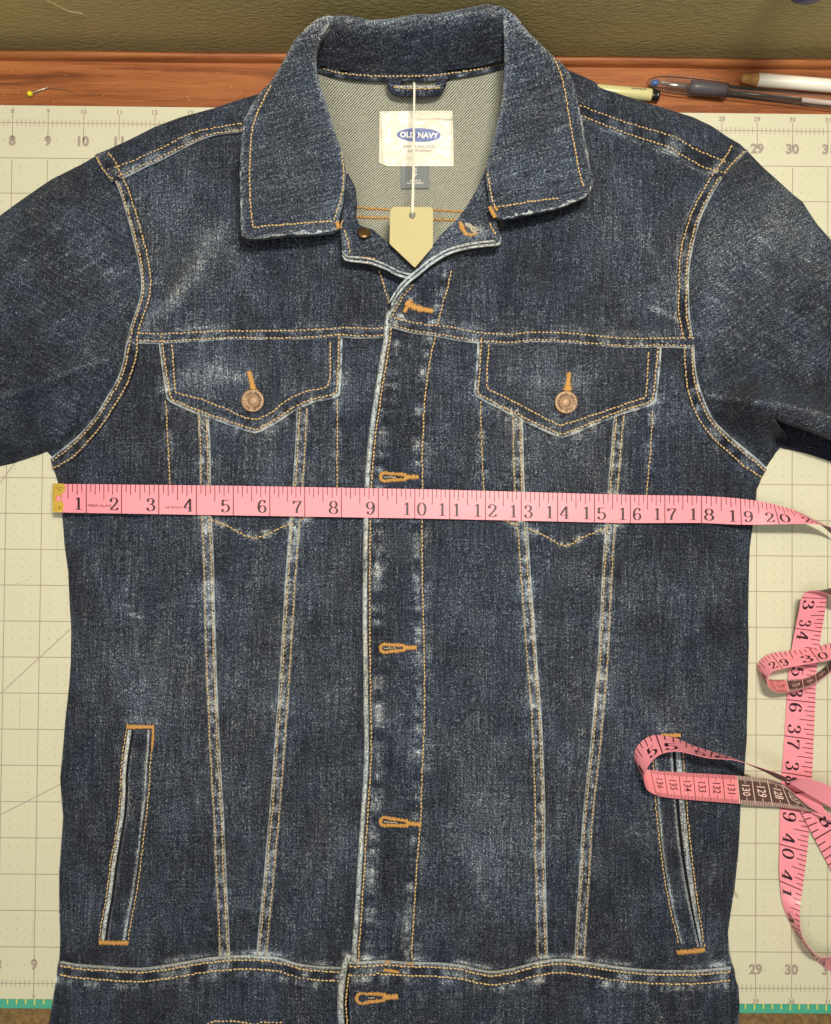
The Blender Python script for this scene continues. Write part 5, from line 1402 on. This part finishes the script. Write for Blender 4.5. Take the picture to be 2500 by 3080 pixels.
# pale yellow marker with a black end
a, b, d, L = along(1730, 266, 1959, 286, Z_T + .0046)
MK = thing('marker_pen', 'pale yellow-green marker with black cap, half under the jacket shoulder', 'marker', (a[0], a[1], Z_T))
mb = MB(); mb.lathe([(.0040, 0), (.0043, .001), (.0043, L - .0008), (.0041, L)], a, 28, d); mb.build('barrel', plain('pale_yellow_plastic', (.55, .52, .26), .3, spec=.5), MK)
mb = MB(); mb.lathe([(.0034, L), (.0036, L + .0004), (.0036, L + .0030), (.0040, L + .0033), (.0040, L + .0052), (.0037, L + .0056)], a, 28, d); mb.build('cap', plain('black_gloss_plastic', (.012, .012, .012), .2, spec=.6), MK)
mb = MB(); s_ = np.cross(d, [0, 0, 1]); s_ /= np.linalg.norm(s_)
for k in range(12):
    c = a + d * (L - .0155 + k * .0009) + np.array([0, 0, .00425]) * .93 - s_ * .0012; wq = .00018 + .00016 * (k * 7 % 3); hh = .0009
    mb.add([c - d * wq - s_ * hh + [0, 0, .0], c + d * wq - s_ * hh, c + d * wq + s_ * hh + [0, 0, .0003], c - d * wq + s_ * hh + [0, 0, .0003]], [(0, 1, 2, 3)])
mb.build('barcode', plain('black_print', (.03, .03, .03), .6), MK, smooth=False)

# clear ballpoint
zpn = Z_T + .0062
a, b, d, L = along(1948, 247, 2500, 308, zpn)
BP = thing('ballpoint_pen', 'clear plastic ballpoint pen with blue tip and dark rubber grip, capped', 'pen', (a[0], a[1], Z_T))
px = .6045 / FPX
CLR = clear('clear_plastic')
mb = MB(); mb.lathe([(.0004, 0), (.0022, 4 * px), (.0035, 14 * px), (.0046, 30 * px), (.0053, 55 * px), (.0057, 90 * px), (.0058, 125 * px), (.0056, 240 * px)], a, 36, d); cap = mb.build('cap', CLR, BP)
sd = np.cross([0, 0, 1], d); sd /= np.linalg.norm(sd)
q0 = a + d * 60 * px + sd * .0062 + np.array([0, 0, .001]); q1 = a + d * 215 * px + sd * .0062 + np.array([0, 0, .001])
mb = MB(); mb.tube([q0 - sd * .002, q0, (q0 + q1) / 2 + sd * .0004, q1], [.0008, .0011, .0010, .0008], 8); mb.build('clip', CLR, cap)
mb = MB(); mb.lathe([(.0001, 9 * px), (.0014, 12 * px), (.0022, 20 * px), (.0025, 30 * px), (.0010, 31 * px)], a, 24, d); mb.build('tip_plug', plain('blue_plastic', (.03, .11, .36), .4), BP)
mb = MB(); mb.lathe([(.0006, 31 * px), (.0009, 60 * px), (.0016, 62 * px), (.0020, 128 * px)], a, 16, d); mb.build('point_cone', plain('steel', (.55, .52, .48), .25, .9), BP)
mb = MB(); mb.lathe([(.0030, 128 * px), (.0046, 130 * px), (.0048, 150 * px), (.0048, 232 * px), (.0044, 236 * px)], a, 32, d)
mb.build('grip', plain('dark_rubber_grip', (.060, .054, .075), .40, bump=.3, bscale=600), BP)
mb = MB(); mb.lathe([(.0040, 237 * px), (.0041, L + .05)], a, 32, d); mb.build('barrel', CLR, BP)
mb = MB(); mb.lathe([(.0012, 236 * px), (.0012, 470 * px)], a + np.array([0, 0, -.0008]), 16, d); mb.build('ink_refill', plain('ink', (.025, .02, .02), .3), BP)
mb = MB(); mb.lathe([(.0017, 471 * px), (.0017, L + .05)], a + np.array([0, 0, -.0008]), 16, d); mb.build('refill_tube', plain('refill_tube_plastic', (.55, .47, .45), .35), BP)

# white pencil
a, b, d, L = along(2231, 236, 2500, 258, Z_T + .0046)
PC = thing('pencil', 'white painted pencil with blunt bare wood end, beside the clear pen', 'pencil', (a[0], a[1], Z_T))
mb = MB(); e = 47 * px
mb.lathe([(.0026, 0), (.0030, .0003), (.0033, .003), (.0044, e - .0006), (.0045, e)], a, 12, d); mb.build('wood_end', speck('bare_wood', (.38, .18, .05), (.55, .30, .10), 400, .7), PC)
mb = MB(); mb.lathe([(.0001, -.0002), (.0013, -.0002), (.0013, .0004)], a, 12, d); mb.build('lead', plain('pale_lead', (.45, .42, .36), .6), PC)
mb = MB(); mb.lathe([(.0043, e), (.0046, e + .0003), (.0046, L + .06), (.0044, L + .061)], a, 12, d); mb.build('painted_shaft', plain('white_gloss_paint', (.78, .75, .66), .35, spec=.5), PC)

# blue knob on the wall
kc = P1(2417, -88, .105); kc[1] = min(kc[1], y_wall - .02); kc[2] += .010
KN = thing('wall_knob', 'rounded blue plastic knob fixed to the olive wall, only its lower rim showing', 'knob', (kc[0], y_wall, kc[2]))
mb = MB(); mb.lathe([(.0001, .016), (.006, .0155), (.0115, .012), (.0148, .006), (.0155, 0), (.0148, -.005), (.0120, -.008), (.006, -.009)], kc, 36, (0, -1, 0)); mb.build('knob_head', plain('royal_blue_plastic', (.014, .022, .20), .35), KN)
mb = MB(); mb.tube([kc + [0, .006, 0], (kc[0], y_wall, kc[2])], .0055, 20); mb.build('stem', plain('blue_plastic_stem', (.014, .02, .16), .4), KN)

# loose hairs on the wall, lint on the wood
hr = [(130, -6), (165, 12), (205, 32), (252, 42)]
pw = []
for u, v in cr(hr, 6):
    p0 = P1(u, v, .0); d_ = p0 - CAM; k = (y_wall - .0006 - CAM[1]) / d_[1]; pw.append(CAM + d_ * k)
HRT = thing('loose_thread', 'pale loose thread clinging to the olive wall', 'thread', pw[0]); mb = MB(); mb.tube(pw, .00018, 6); mb.build('strand', plain('pale_fibre', (.55, .47, .28), .7), HRT)
mb = MB()
for k in range(70):
    u = rng.uniform(0, 820) if k < 26 else rng.uniform(1900, 2500); v = rng.uniform(205, 315) if u < 1000 else rng.uniform(225, 335)
    p = P1(u, v, Z_T); r_ = rng.uniform(.00015, .00045); mb.lathe([(r_, .0), (r_ * .8, r_ * .5), (.00002, r_ * .7)], p, 6)
ln = mb.build('lint_specks', plain('lint', (.60, .48, .33), .9)); ln['kind'] = 'stuff'; ln['label'] = 'tiny pale lint specks on the reddish wood'; ln['category'] = 'lint'
# frayed end at the right side seam
mb = MB(); fp = cr([(2208, 2676, .002), (2216, 2688, .003), (2222, 2702, .0025)], 4); mb.tube(P(fp[:, 0], fp[:, 1], fp[:, 2]), .00014, 5)
fp = cr([(2206, 2680, .002), (2213, 2690, .002), (2216, 2698, .0015)], 4); mb.tube(P(fp[:, 0], fp[:, 1], fp[:, 2]), .00014, 5)
mb.build('frayed_thread', plain('fray_brown', (.25, .17, .12), .8), JK)
